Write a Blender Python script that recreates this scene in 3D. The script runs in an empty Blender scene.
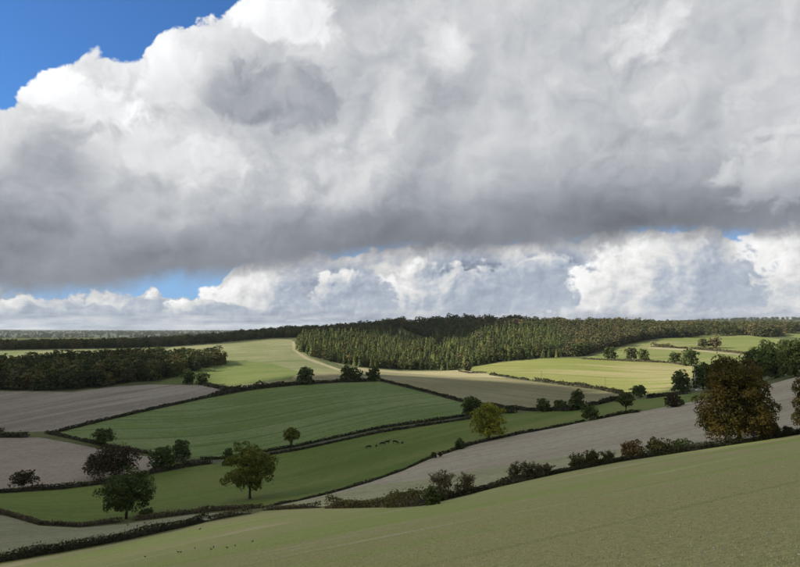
import bpy, bmesh, math, random
import numpy as np
from mathutils import Vector, Matrix

# ------------------------------------------------------------------ camera, sky, sun, exposure
SC = bpy.context.scene
COL = SC.collection
R = math.radians
F_PX = 604.0                      # focal length in pixels of the 800 x 567 photograph
PITCH = math.atan(46.5 / F_PX)    # the horizon lies 46.5 px under the picture's centre
CAM_Z = 100.0
cd = bpy.data.cameras.new('camera'); cam = bpy.data.objects.new('camera', cd); COL.objects.link(cam)
cam.location = (0, 0, CAM_Z); cam.rotation_euler = (R(90) + PITCH, 0, 0)
cd.sensor_width = 36.0; cd.lens = 36.0 * F_PX / 800.0; cd.clip_start = 0.1; cd.clip_end = 60000
SC.camera = cam

SUN_AZ = R(-97)                   # from the view direction (+Y), negative is to the left
SUN_EL = R(31)
sun_dir = Vector((math.sin(SUN_AZ) * math.cos(SUN_EL), math.cos(SUN_AZ) * math.cos(SUN_EL), math.sin(SUN_EL)))
sl = bpy.data.lights.new('sun', 'SUN'); sun = bpy.data.objects.new('sun', sl); COL.objects.link(sun)
sl.energy = 5.0; sl.angle = R(0.53); sl.color = (1.0, 0.93, 0.80)
sun.rotation_euler = (-sun_dir).to_track_quat('-Z', 'Y').to_euler(); sun.location = (-300, -40, 500)

SC.view_settings.view_transform = 'Standard'; SC.view_settings.look = 'None'
SC.view_settings.gamma = 1.0; SC.view_settings.use_curve_mapping = False
EXPOSURE = 0.75
SC.view_settings.exposure = EXPOSURE
SC.render.engine = 'CYCLES'
SC.cycles.max_bounces = 6; SC.cycles.diffuse_bounces = 3; SC.cycles.transparent_max_bounces = 8
SC.cycles.volume_bounces = 0; SC.cycles.use_denoising = True; SC.cycles.denoiser = 'OPENIMAGEDENOISE'; SC.cycles.denoising_input_passes = 'RGB_ALBEDO_NORMAL'; SC.cycles.denoising_prefilter = 'ACCURATE'
SC.cycles.use_adaptive_sampling = True; SC.cycles.adaptive_threshold = 0.015; SC.cycles.adaptive_min_samples = 8


def ray(px, py):
    """Direction of a photograph pixel."""
    x, z = (px - 400.0) / F_PX, (283.5 - py) / F_PX
    c, s = math.cos(PITCH), math.sin(PITCH)
    v = Vector((x, c - s * z, s + c * z))
    return v.normalized()


def azel(px, py):
    v = ray(px, py)
    return math.degrees(math.atan2(v.x, v.y)), math.degrees(math.asin(v.z))


class N:
    """A tiny algebra over shader nodes."""
    tree = None

    def __init__(self, s): self.s = s

    @staticmethod
    def new(t, **kw):
        n = N.tree.nodes.new(t)
        for k, v in kw.items(): setattr(n, k, v)
        return n

    @staticmethod
    def put(sock, v):
        if isinstance(v, N): N.tree.links.new(v.s, sock)
        elif isinstance(v, (tuple, list)) and len(v) == 3 and sock.type == 'RGBA': sock.default_value = (*v, 1)
        else: sock.default_value = v

    @staticmethod
    def m(op, *a, clamp=False):
        n = N.new('ShaderNodeMath', operation=op, use_clamp=clamp)
        for i, v in enumerate(a): N.put(n.inputs[i], v)
        return N(n.outputs[0])

    def __add__(self, o): return N.m('ADD', self, o)
    __radd__ = __add__
    def __sub__(self, o): return N.m('SUBTRACT', self, o)
    def __rsub__(self, o): return N.m('SUBTRACT', o, self)
    def __mul__(self, o): return N.m('MULTIPLY', self, o)
    __rmul__ = __mul__
    def __truediv__(self, o): return N.m('DIVIDE', self, o)
    def __neg__(self): return N.m('MULTIPLY', self, -1.0)
    def clamp(self): return N.m('ADD', self, 0.0, clamp=True)
    def min(self, o): return N.m('MINIMUM', self, o)
    def max(self, o): return N.m('MAXIMUM', self, o)
    def pow(self, o): return N.m('POWER', self, o)
    def abs(self): return N.m('ABSOLUTE', self)
    def smax(self, o, k): return N.m('SMOOTH_MAX', self, o, k)
    def smin(self, o, k): return N.m('SMOOTH_MIN', self, o, k)


def step(x, a, b, smooth=True):
    n = N.new('ShaderNodeMapRange', interpolation_type='SMOOTHSTEP' if smooth else 'LINEAR')
    N.put(n.inputs['Value'], x); N.put(n.inputs['From Min'], a); N.put(n.inputs['From Max'], b)
    return N(n.outputs['Result'])


def xyz(x, y, z):
    n = N.new('ShaderNodeCombineXYZ')
    for i, v in enumerate((x, y, z)): N.put(n.inputs[i], v)
    return N(n.outputs[0])


def noise(vec, scale, detail=4, rough=0.5, lac=2.0, dist=0.0, dim='3D'):
    n = N.new('ShaderNodeTexNoise', noise_dimensions=dim); N.put(n.inputs['Vector'], vec)
    n.inputs['Scale'].default_value = scale; n.inputs['Detail'].default_value = detail
    n.inputs['Roughness'].default_value = rough; n.inputs['Lacunarity'].default_value = lac
    n.inputs['Distortion'].default_value = dist
    return N(n.outputs[0])


def puff(vec, scale, detail=2.0, rough=0.5):
    n = N.new('ShaderNodeTexVoronoi', feature='F1', voronoi_dimensions='2D'); N.put(n.inputs['Vector'], vec)
    n.normalize = True
    n.inputs['Scale'].default_value = scale; n.inputs['Detail'].default_value = detail
    n.inputs['Roughness'].default_value = rough
    return 1.0 - N(n.outputs['Distance'])


def mix(f, a, b):
    n = N.new('ShaderNodeMix', data_type='RGBA', clamp_factor=True)
    N.put(n.inputs[0], f); N.put(n.inputs[6], a); N.put(n.inputs[7], b)
    return N(n.outputs[2])


def curve(x, pts, x0, x1, y0, y1):
    """Piecewise-linear function of a socket through pts."""
    n = N.new('ShaderNodeFloatCurve'); c = n.mapping.curves[0]
    P = sorted(((p - x0) / (x1 - x0), (q - y0) / (y1 - y0)) for p, q in pts)
    c.points[0].location = P[0]; c.points[1].location = P[-1]
    for p in P[1:-1]: c.points.new(*p)
    for p in c.points: p.handle_type = 'AUTO'
    n.mapping.extend = 'HORIZONTAL'; n.mapping.update()
    N.put(n.inputs['Value'], (x - x0) / (x1 - x0))
    return N(n.outputs[0]) * (y1 - y0) + y0


world = bpy.data.worlds.new('World'); world.use_nodes = True
N.tree = world.node_tree; N.tree.nodes.clear()
tc = N.new('ShaderNodeTexCoord')
sp = N.new('ShaderNodeSeparateXYZ'); N.tree.links.new(tc.outputs['Generated'], sp.inputs[0])
vx, vy, vz = (N(o) for o in sp.outputs)
A = N.m('ARCTAN2', vx, vy) * (180 / math.pi)
E = N.m('ARCSINE', vz) * (180 / math.pi)

sky = N.new('ShaderNodeTexSky', sky_type='NISHITA')
sky.sun_disc = False; sky.sun_elevation = SUN_EL; sky.sun_rotation = SUN_AZ
sky.air_density = 1.0; sky.dust_density = 0.3; sky.ozone_density = 1.6; sky.altitude = 100
SKY = 0.105
blue = N(sky.outputs[0])


def edge(pts, right=None, left=None):
    return [azel(*p) for p in pts]


def blob(px, py, rx, ry, soft=0.9):
    """Gaussian bump round a direction of the sky, radii in pixels."""
    a, e = azel(px, py)
    k = 1 / 10.54
    da, de = (A - a) / (rx * k), (E - e) / (ry * k)
    return N.m('EXPONENT', -(da * da + de * de))


# --- the big near cloud: lower edge and upper edge as functions of azimuth
bot = curve(A, [(-180, 5)] + [(-90, 4), (-50, 3.6)] + edge([(0, 286), (100, 283), (200, 271), (300, 262), (400, 252), (500, 249), (600, 239), (700, 231), (800, 227)]) + [(50, 10.5), (90, 8), (180, 5)], -180, 180, 0, 30)
top = curve(A, [(-180, 69), (-90, 69), (-62, 60), (-50, 24)] + edge([(0, 93), (30, 76), (75, 44), (105, 38), (130, 46), (150, 24), (215, 4), (260, -20), (320, -80)]) + [(-2, 60), (12, 69), (90, 69), (180, 69)], -180, 180, 0, 70)

def sn(a, e, seed, scale, detail=4, rough=0.5):
    return noise(xyz(a + seed * 37.0, e + seed * 53.0, 0.0), scale, detail, rough, dim='2D')


warp = sn(A, E, 3.1, 0.20, 4, 0.55) - 0.5
warp2 = sn(A, E, 9.4, 0.20, 4, 0.55) - 0.5
Aw, Ew = A + warp * 4.0, E + warp2 * 4.0
SA, SE = -0.74, 0.67               # towards the light, in the sky's own angles


def hump(a, e, seed, sc):
    p = puff(xyz(a + seed * 37.0, e * 1.15 + seed * 53.0, 0.0), sc, 2.5, 0.52)
    return p * 0.5 + sn(a, e * 1.15, seed + 0.5, sc * 0.9, 7, 0.56) * 0.9


def lump(seed, sc, d, a=None, e=None):
    a, e = a or Aw, e or Ew
    h0 = hump(a, e, seed, sc)
    return h0, h0 - hump(a + SA * d, e + SE * d, seed, sc)


h, lit = lump(1.7, 0.12, 1.2)
h3, lit3 = lump(4.9, 0.30, 0.5)
h5, lit5 = lump(8.8, 0.055, 2.4)
big = sn(A, E * 1.6, 5.5, 0.07, 3, 0.5) - 0.5
fine = sn(Aw, Ew * 1.2, 2.2, 0.55, 7, 0.6) - 0.5

d_top = (top - E) + (h - 0.93) * 4.2 + (h3 - 0.93) * 1.6 + fine * 0.3
d_bot = (E - bot) + 0.9 + big * 1.8 + (h - 0.93) * 1.2 + fine * 1.5
a_deck = step(d_top, 0.0, 0.35) * step(d_bot, -0.7, 1.5)

v = d_bot.max(0.0)
tone = curve(v, [(0, 0.30), (1.5, 0.27), (3.2, 0.32), (5.5, 0.45), (9, 0.58), (15, 0.62), (22, 0.63), (40, 0.55)], 0, 40, 0, 1)
tone = tone + big * 0.14
rim = step(d_top, 6.0, 0.5)        # thin towards the open blue sky, thick and dark inside
tone = tone + rim * 0.24
frayed = (h - 0.93) * 1.5 + (h3 - 0.93) * 0.7 + fine * 0.5
for (px, py, rx, ry, g, w) in [(272, 95, 95, 62, -0.19, 0.25), (20, 165, 100, 75, -0.13, 0.5), (70, 95, 70, 44, 0.26, 0.4), (165, 70, 55, 50, 0.14, 0.4), (285, 20, 85, 40, 0.22, 0.3),
                               (170, 160, 120, 40, 0.18, 0.6), (350, 175, 100, 48, 0.16, 0.7), (460, 190, 160, 60, -0.09, 0.9), (640, 40, 45, 42, 0.20, 0.5), (690, 80, 75, 45, 0.08, 0.7), (730, 95, 60, 60, -0.07, 0.4),
                               (790, 165, 80, 46, 0.13, 0.25), (610, 215, 150, 30, -0.06, 0.8), (60, 240, 120, 26, -0.06, 0.8), (445, 45, 45, 26, 0.13, 0.5), (480, 110, 100, 60, -0.04, 0.7), (560, 60, 60, 70, -0.05, 0.6), (395, 100, 50, 40, 0.10, 0.6), (620, 170, 70, 30, 0.04, 0.6)]:
    tone = tone + step(blob(px, py, rx, ry) + frayed * 0.8, 0.42 - w * 0.35, 0.42 + w * 0.6) * g
relief = step(v, 0.5, 9.0) * 0.66 + 0.28
tone = tone + (lit5 * 0.60 + lit * 0.40 + lit3 * 0.13 + (h - 0.88) * 0.16 + (h5 - 0.88) * 0.12 + fine * 0.03 + rim * lit3 * 0.35) * relief
tone = tone.max(0.15)
c_deck = mix(step(tone, 0.2, 0.75), (0.91, 0.975, 1.10), (0.985, 1.0, 1.02))

# --- low, distant cumulus under it
lowtop = curve(A, [(-180, 4), (-90, 4.5), (-50, 3.4)] + edge([(0, 300), (40, 296), (75, 288), (110, 286), (135, 291), (155, 280), (165, 293), (205, 296), (220, 268), (250, 254), (290, 248), (330, 248), (362, 252), (374, 242), (420, 240), (470, 236), (505, 238), (555, 232), (580, 233), (600, 226), (650, 224), (690, 222), (730, 229), (745, 240), (760, 222), (800, 215)]) + [(40, 10), (60, 6), (90, 4.5), (180, 4)], -180, 180, 0, 20)
Al, El = A + warp * 1.6, E + warp2 * 1.6
h2, lit2 = lump(7.3, 0.30, 0.8, Al, El)
h4, lit4 = lump(2.6, 0.8, 0.25, Al, El)
fine2 = sn(A, E * 1.3, 12.0, 1.1, 7, 0.6) - 0.5
d_low = (lowtop - E) + (h2 - 0.93) * 2.0 + (h4 - 0.93) * 0.7 + fine2 * 0.35
a_low = step(d_low, -0.02, 0.30)
# each cumulus is white on its left, blue-grey on the right and below
fray2 = (h2 - 0.93) * 1.2 + fine2 * 0.5
tone2 = 0.58 + lit2 * 0.4 + lit4 * 0.36 + (h2 - 0.88) * 0.25 + step(d_low, 1.4, 0.2) * 0.12 + fine2 * 0.08
for (px, py, rx, ry, g) in [(345, 292, 45, 32, -0.26), (290, 303, 60, 16, -0.14), (480, 285, 80, 36, -0.27), (555, 278, 50, 34, -0.27), (770, 290, 60, 28, -0.20), (690, 300, 80, 18, -0.16), (60, 306, 90, 16, -0.15), (185, 304, 50, 14, -0.16),
                            (250, 278, 40, 18, 0.14), (405, 272, 40, 22, 0.14), (640, 260, 55, 28, 0.18), (525, 256, 36, 12, 0.16), (775, 250, 36, 18, 0.14)]:
    tone2 = tone2 + step(blob(px, py, rx, ry) + fray2 * 0.6, 0.15, 0.8) * g
tone2 = tone2.max(0.26)
c_low = mix(step(tone2, 0.3, 0.72), (0.83, 0.96, 1.22), (1.0, 1.0, 0.985))

# --- separate white cumulus in front of them: round tops, flat bases, lit from the left
def scaled(col, t):
    n = N.new('ShaderNodeVectorMath', operation='SCALE'); N.put(n.inputs[0], col); N.put(n.inputs['Scale'], t)
    return N(n.outputs[0])


CUMULUS = []
fray3 = (h2 - 0.93) * 0.85 + (h4 - 0.93) * 0.55 + fine2 * 0.25
lit_low = lit2 * 0.42 + lit4 * 0.22
for (px, py, rx, hy, sh) in [(-110, 314, 110, 34, .2), (900, 312, 130, 80, .2), (735, 311, 90, 66, .1), (830, 312, 110, 92, .25), (560, 311, 90, 66, -.35), (660, 312, 110, 84, .2), (500, 311, 90, 60, -.3), (432, 312, 84, 60, .1), (345, 313, 66, 50, -.2), (262, 313, 70, 50, .2),
                             (195, 316, 64, 18, 0), (152, 312, 12, 25, .3), (110, 316, 62, 28, .1), (52, 318, 60, 22, .1), (0, 320, 60, 20, .1)]:
    a, e = azel(px, py); k = 1 / 10.54
    nx, ny = (A - a) / (rx * k), (E - e) / (hy * k)
    up = ny.max(0.0)
    q = 1.0 - nx * nx - up * up + fray3 * 1.35
    al = step(q, 0.0, 0.22) * step(E - e + fray3 * 0.5, -0.45, 0.5)
    t = 0.95 - step(nx * 0.75 - ny * 0.50 - fray3 * 0.9 - sh * 0.6 + 0.22, -0.55, 0.50) * 0.47 + lit_low
    CUMULUS.append((al, t))

# --- flat bands of cloud just over the horizon
t_band = 0.50 + (sn(A * 0.18, E * 1.7, 6.0, 1.0, 5, 0.55) - 0.5) * 0.8 + (sn(Al * 0.5, El * 2.6, 4.0, 1.0, 6, 0.6) - 0.5) * 0.35 + lit4 * 0.12
a_band = step(E + fray2 * 0.9, 1.7, 0.7) * 0.9


c_band = mix(step(t_band, 0.35, 0.75), (0.85, 0.97, 1.18), (1.0, 1.0, 1.0))
vm = N.new('ShaderNodeVectorMath', operation='MULTIPLY'); N.put(vm.inputs[0], blue); vm.inputs[1].default_value = (0.50, 0.90, 1.40)
out = scaled(N(vm.outputs[0]), SKY)
out = mix(step(E, 16.0, 2.0) * 0.85, out, (0.27, 0.47, 0.78))
out = mix(a_low, out, scaled(c_low, tone2))
for al, t in CUMULUS:
    t = t.max(0.40)
    out = mix(al, out, scaled(mix(step(t, 0.42, 0.78), (0.84, 0.96, 1.15), (1.0, 1.0, 0.99)), t))
out = mix(a_band, out, scaled(c_band, t_band))


def background(col):
    b = N.new('ShaderNodeBackground'); N.put(b.inputs[0], col); b.inputs[1].default_value = 2.0 ** -EXPOSURE
    return b.outputs[0]


def blend(f, a, b):
    n = N.new('ShaderNodeMixShader'); N.put(n.inputs[0], f); N.tree.links.new(a, n.inputs[1]); N.tree.links.new(b, n.inputs[2])
    return n.outputs[0]


# to the sides, behind and overhead the same broken cloud goes on, with less detail
g1 = sn(A, E * 1.4, 5.5, 0.06, 5, 0.55); g2 = sn(A - 1.5, E * 1.4 + 1.2, 5.5, 0.06, 5, 0.55)
t_gen = 0.55 + (g1 - 0.5) * 0.25 + (g1 - g2) * 0.7 - step(E, 22.0, 5.0) * 0.16
c_gen = scaled(mix(step(t_gen, 0.2, 0.75), (0.93, 0.98, 1.08), (0.995, 1.0, 1.01)), t_gen.max(0.2))
c_gen = mix(step(g1, 0.42, 0.34) * 0.8, c_gen, (0.16, 0.32, 0.66))
aside = step(A.abs(), 44.0, 54.0).max(step(E, 44.0, 52.0))
wo = N.new('ShaderNodeOutputWorld')
N.tree.links.new(blend(aside, blend(a_deck, background(out), background(scaled(c_deck, tone))), background(c_gen)), wo.inputs[0])
world.cycles.sampling_method = 'MANUAL'; world.cycles.sample_map_resolution = 512
SC.world = world

# ------------------------------------------------------------------ the lie of the land
# Heights come from sight lines: a pixel gives a direction, the distance comes from the size of
# the trees, hedges and cattle standing there (a hedge 2 m, a conifer 18 m, a cow 1.4 m).
def sight(px, py):
    v = ray(px, py)
    return v.x / v.y, v.z / v.y


Y0 = 25.0                          # the fan of the ground starts this far behind the camera
ctrl = []


def near_z(x, y): return -1.9 + 0.165 * x - 0.2924 * y + 0.0003 * y * abs(y)


for y in (-22, -12, 0, 8, 20, 40, 65, 95):
    for u in (-1.3, -0.8, -0.4, 0, 0.4, 0.8, 1.3):
        x = u * (y + Y0) if y < 20 else u * y * 1.1
        ctrl.append((x, y, near_z(x, y)))
for px, rows in {
    0: [(563, 108), (514, 155), (490, 215), (440, 290), (392, 420), (372, 560), (349, 830), (348, 870), (353, 1250)],
    100: [(546, 112), (523, 165), (484, 225), (448, 290), (430, 320), (387, 440), (365, 580), (347, 880), (346, 910), (352, 1300)],
    200: [(525, 118), (507, 170), (463, 272), (456, 288), (400, 420), (386, 470), (362, 640), (346, 840), (342.5, 920), (348, 1350)],
    290: [(510, 125), (500, 162), (455, 275), (448, 292), (384, 470), (375, 530), (352, 770), (338, 920), (335, 960), (345, 1400)],
    400: [(506, 121), (470, 190), (428, 300), (422, 318), (386, 470), (377, 560), (370, 735), (350, 900), (335, 1020), (324.5, 1110), (345, 1500)],
    430: [(370.5, 738), (358, 830), (347.5, 895), (348, 945), (336, 1030), (322, 1125)],
    460: [(497, 121), (447, 218), (420, 300), (402, 380), (380, 545), (369.5, 735), (348, 890), (330, 1040), (321, 1130), (345, 1500)],
    540: [(477, 123), (429, 238), (411, 320), (384, 520), (357.5, 780), (340, 930), (328, 1050), (323, 1130), (345, 1500)],
    600: [(465.5, 125), (415, 248), (404, 310), (389, 480), (360, 700), (354, 790), (340, 960), (326.5, 1140), (345, 1600)],
    650: [(457.5, 127), (407.5, 252), (400, 310), (394, 400), (361.5, 680), (349, 850), (342, 960), (334, 1100), (330, 1200), (345, 1600)],
    700: [(449.5, 128), (400.5, 258), (396, 300), (390, 385), (365, 640), (351, 830), (342, 980), (335, 1110), (331, 1220), (344, 1700)],
    760: [(440.5, 128), (386, 262), (380, 300), (366, 500), (353, 800), (344, 960), (335, 1120), (331, 1230), (344, 1700)],
    800: [(434.5, 128), (375.5, 264), (372, 310), (361, 520), (350, 820), (342, 980), (334, 1130), (331, 1240), (344, 1700)],
}.items():
    for py, y in rows:
        u, t = sight(px, py)
        ctrl.append((u * y, y, t * y))
for u, rows in {-1.2: [(110, -47), (160, -52), (290, -50), (430, -42), (870, -28), (1300, -45), (3500, -30)],
                1.1: [(130, -8), (270, -10), (400, -22), (700, -24), (1000, -18), (1300, -2), (1700, -15), (3500, 50)],
                -0.6: [(2200, -60), (3600, -46), (6000, -20)], -0.3: [(2200, -60), (3600, -36), (6000, -20)], 0: [(2300, -60), (3800, -60), (6000, -20)],
                0.35: [(2300, -40), (3700, 20), (6000, 10)], 0.6: [(2300, -40), (3700, 63), (6000, 20)]}.items():
    for y, z in rows: ctrl.append((u * y, y, z))
for u in (-1.4, -0.7, 0, 0.7, 1.4): ctrl.append((u * 12000, 12000, -15))

ctrl = np.array(ctrl)


def dom(x, y): return np.stack([x / (y + Y0) * 1.35, np.log(y + Y0)], -1)


def tps_k(d2): return np.where(d2 > 0, d2 * np.log(np.maximum(d2, 1e-12)), 0.0)


_cp = dom(ctrl[:, 0], ctrl[:, 1]); _cv = ctrl[:, 2] / (ctrl[:, 1] + Y0)
_n = len(_cp)
_K = tps_k(((_cp[:, None] - _cp[None]) ** 2).sum(-1)) + np.eye(_n) * 2e-4
_Pm = np.hstack([np.ones((_n, 1)), _cp])
_W = np.linalg.solve(np.block([[_K, _Pm], [_Pm.T, np.zeros((3, 3))]]), np.concatenate([_cv, np.zeros(3)]))

GU = np.linspace(-1.5, 1.5, 301); GV = np.linspace(math.log(3.0), math.log(14000.0 + Y0), 520)
_uu, _vv = np.meshgrid(GU, GV, indexing='ij')
_q = np.stack([_uu * 1.35, _vv], -1).reshape(-1, 2)
_val = np.concatenate([tps_k(((c[:, None] - _cp[None]) ** 2).sum(-1)) @ _W[:_n] + _W[_n] + c @ _W[_n + 1:] for c in np.array_split(_q, 60)])
GZ = (_val * np.exp(_q[:, 1])).reshape(_uu.shape)


def height(x, y):
    """World height of the ground, array-wise."""
    x, y = np.asarray(x, float), np.asarray(y, float)
    yy = np.maximum(y + Y0, 3.001)
    fu = np.clip((x / yy + 1.5) / 3.0 * 300, 0, 299.999); fv = np.clip((np.log(yy) - GV[0]) / (GV[-1] - GV[0]) * 519, 0, 518.999)
    i, j = fu.astype(int), fv.astype(int); a, b = fu - i, fv - j
    return CAM_Z + (GZ[i, j] * (1 - a) * (1 - b) + GZ[i + 1, j] * a * (1 - b) + GZ[i, j + 1] * (1 - a) * b + GZ[i + 1, j + 1] * a * b)


_march = np.exp(np.linspace(math.log(3.0), math.log(9000.0), 4000))


def on_ground(px, py, near=0.0):
    """Where the sight line of a pixel first meets the ground (beyond the depth near)."""
    u, t = sight(px, py)
    ys = _march[_march > near]
    g = CAM_Z + t * ys - height(u * ys, ys)
    k = np.nonzero((g[1:] <= 0) & (g[:-1] > 0))[0]
    if len(k) == 0:
        y = ys[np.argmin(np.abs(g) / ys)]
    else:
        k = k[0]; y = ys[k] + (ys[k + 1] - ys[k]) * g[k] / (g[k] - g[k + 1])
    return float(u * y), float(y)


def line_px(pts, step_px=8, near=0.0):
    out = []
    for (a, b), (c, d) in zip(pts[:-1], pts[1:]):
        n = max(1, int(math.hypot(c - a, d - b) / step_px))
        out += [(a + (c - a) * k / n, b + (d - b) * k / n) for k in range(n)]
    out.append(pts[-1])
    return [on_ground(p, q, near) for p, q in out]

# ------------------------------------------------------------------ materials of the land
def material(name):
    m = bpy.data.materials.new(name); m.use_nodes = True
    N.tree = m.node_tree; N.tree.nodes.clear()
    return m


def surface(col, rough=0.95, bump=None, bump_d=0.1, trans=None, spec=0.15, tf=0.3):
    b = N.new('ShaderNodeBsdfPrincipled'); N.put(b.inputs['Base Color'], col); N.put(b.inputs['Roughness'], rough)
    b.inputs['Specular IOR Level'].default_value = spec
    if bump is not None:
        bn = N.new('ShaderNodeBump'); bn.inputs['Strength'].default_value = 1.0; bn.inputs['Distance'].default_value = bump_d
        N.put(bn.inputs['Height'], bump); N.tree.links.new(bn.outputs[0], b.inputs['Normal'])
    out = N.new('ShaderNodeOutputMaterial')
    if trans is not None:
        t = N.new('ShaderNodeBsdfTranslucent'); N.put(t.inputs[0], trans)
        mx = N.new('ShaderNodeMixShader'); mx.inputs[0].default_value = tf
        N.tree.links.new(b.outputs[0], mx.inputs[1]); N.tree.links.new(t.outputs[0], mx.inputs[2])
        N.tree.links.new(mx.outputs[0], out.inputs[0])
    else:
        N.tree.links.new(b.outputs[0], out.inputs[0])


def position():
    g = N.new('ShaderNodeNewGeometry'); s = N.new('ShaderNodeSeparateXYZ'); N.tree.links.new(g.outputs['Position'], s.inputs[0])
    return N(g.outputs['Position']), N(s.outputs[0]), N(s.outputs[1])


def px_dir(a, b):
    """Heading on the ground of a line seen in the photograph."""
    p, q = on_ground(*a), on_ground(*b)
    return math.atan2(q[1] - p[1], q[0] - p[0])


def field_mat(name, c0, c1, c2=None, head=0.0, streak=0.5, patch=0.012, tram=None, grain=1.0, bump=0.06, curl=0.0):
    """Mottled field surface with streaks along the direction of work and, if any, wheel tracks."""
    m = material(name)
    p, x, y = position()
    ca, sa = math.cos(head), math.sin(head)
    along, across = x * ca + y * sa, y * ca - x * sa
    if curl: across = across + along * along * curl
    a = noise(p, patch, 4, 0.55)
    s1 = noise(xyz(along * 0.004, across * 0.085, 0.0), 1.0, 4, 0.6, dim='2D')
    s2 = noise(xyz(along * 0.02, across * 0.55, 7.0), 1.0, 3, 0.6, dim='2D')
    g = noise(p, 1.7 * grain, 5, 0.7)
    k = a * 1.15 + (s1 - 0.5) * 1.4 * streak + (s2 - 0.5) * 0.8 * streak + (g - 0.5) * 0.9 + (noise(p, 0.22, 4, 0.65) - 0.5) * 0.8 - 0.08
    col = mix(step(k, 0.25, 0.75), c0, c1)
    if c2: col = mix(step(noise(p, patch * 0.45, 3, 0.5) + (s1 - 0.5) * streak, 0.50, 0.72), col, c2)
    col = scaled(col, noise(p, 0.6, 6, 0.75) * 1.1 + 0.45)
    if tram:
        sp, w, dark, f = tram
        fr = N.m('PINGPONG', across + noise(p, 0.02, 2) * 2.0, sp / 2)
        col = mix(step(fr, w, w * 0.4) * f, col, dark)
    surface(col, 0.95, bump=g, bump_d=bump)
    return m


M = {}
M['rough'] = field_mat('rough_grass', (0.055, 0.075, 0.026), (0.11, 0.115, 0.045), streak=0.2)
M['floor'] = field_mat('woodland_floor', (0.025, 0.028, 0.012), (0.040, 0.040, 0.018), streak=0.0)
M['pasture'] = field_mat('valley_pasture', (0.080, 0.120, 0.022), (0.112, 0.152, 0.030), (0.130, 0.150, 0.042), head=px_dir((100, 500), (400, 440)), streak=0.5)
M['winter'] = field_mat('young_corn', (0.092, 0.142, 0.034), (0.148, 0.190, 0.072), (0.105, 0.160, 0.036), head=px_dir((210, 432), (430, 396)), streak=0.8, tram=(21, 1.1, (0.058, 0.082, 0.026), 0.75))
M['plough'] = field_mat('grey_plough', (0.172, 0.148, 0.112), (0.230, 0.204, 0.162), (0.260, 0.235, 0.192), head=px_dir((40, 420), (200, 390)), streak=0.7, tram=(9, 0.7, (0.152, 0.126, 0.095), 0.5))
M['brown'] = field_mat('pink_brown_soil', (0.225, 0.188, 0.145), (0.265, 0.225, 0.178), (0.250, 0.210, 0.160), head=px_dir((20, 470), (120, 455)), streak=0.5)
M['drilled'] = field_mat('grey_drilled_soil', (0.278, 0.242, 0.180), (0.345, 0.305, 0.230), (0.320, 0.288, 0.214), head=px_dir((400, 475), (650, 425)), streak=0.8, tram=(14, 0.8, (0.225, 0.195, 0.152), 0.55))
M['headland'] = field_mat('pale_headland', (0.235, 0.232, 0.130), (0.290, 0.288, 0.165), head=px_dir((400, 490), (600, 455)), streak=0.5)
M['strip'] = field_mat('pale_grass_strip', (0.165, 0.165, 0.095), (0.210, 0.210, 0.125), head=px_dir((20, 540), (150, 525)), streak=0.5)
M['hilltop'] = field_mat('dry_stubble', (0.135, 0.148, 0.060), (0.205, 0.202, 0.105), (0.105, 0.135, 0.044), head=px_dir((190, 362), (270, 348)), streak=1.0, curl=0.0004)
M['hillgreen'] = field_mat('thin_green_crop', (0.085, 0.125, 0.030), (0.130, 0.150, 0.045), head=px_dir((200, 370), (300, 366)), streak=0.6)
M['pale'] = field_mat('bleached_stubble', (0.230, 0.205, 0.105), (0.320, 0.285, 0.165), head=px_dir((320, 365), (420, 373)), streak=0.8)
M['tan'] = field_mat('tan_stubble', (0.165, 0.152, 0.076), (0.225, 0.208, 0.118), (0.145, 0.150, 0.062), head=px_dir((420, 380), (560, 400)), streak=0.9, tram=(18, 0.9, (0.130, 0.118, 0.060), 0.5))
M['bright'] = field_mat('bright_grass', (0.145, 0.165, 0.040), (0.195, 0.200, 0.062), (0.255, 0.228, 0.110), head=px_dir((480, 368), (660, 372)), streak=1.0)
M['meadow'] = field_mat('meadow', (0.120, 0.150, 0.038), (0.170, 0.185, 0.062), (0.200, 0.190, 0.085), head=px_dir((620, 352), (740, 346)), streak=0.6)
M['track'] = field_mat('chalk_track', (0.24, 0.215, 0.12), (0.30, 0.27, 0.165), streak=0.3)
M['lane'] = field_mat('lane_tarmac', (0.075, 0.072, 0.055), (0.100, 0.096, 0.075), streak=0.3)
M['farhill'] = field_mat('far_land', (0.035, 0.048, 0.030), (0.075, 0.085, 0.05), patch=0.004, streak=0.0)


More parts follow.
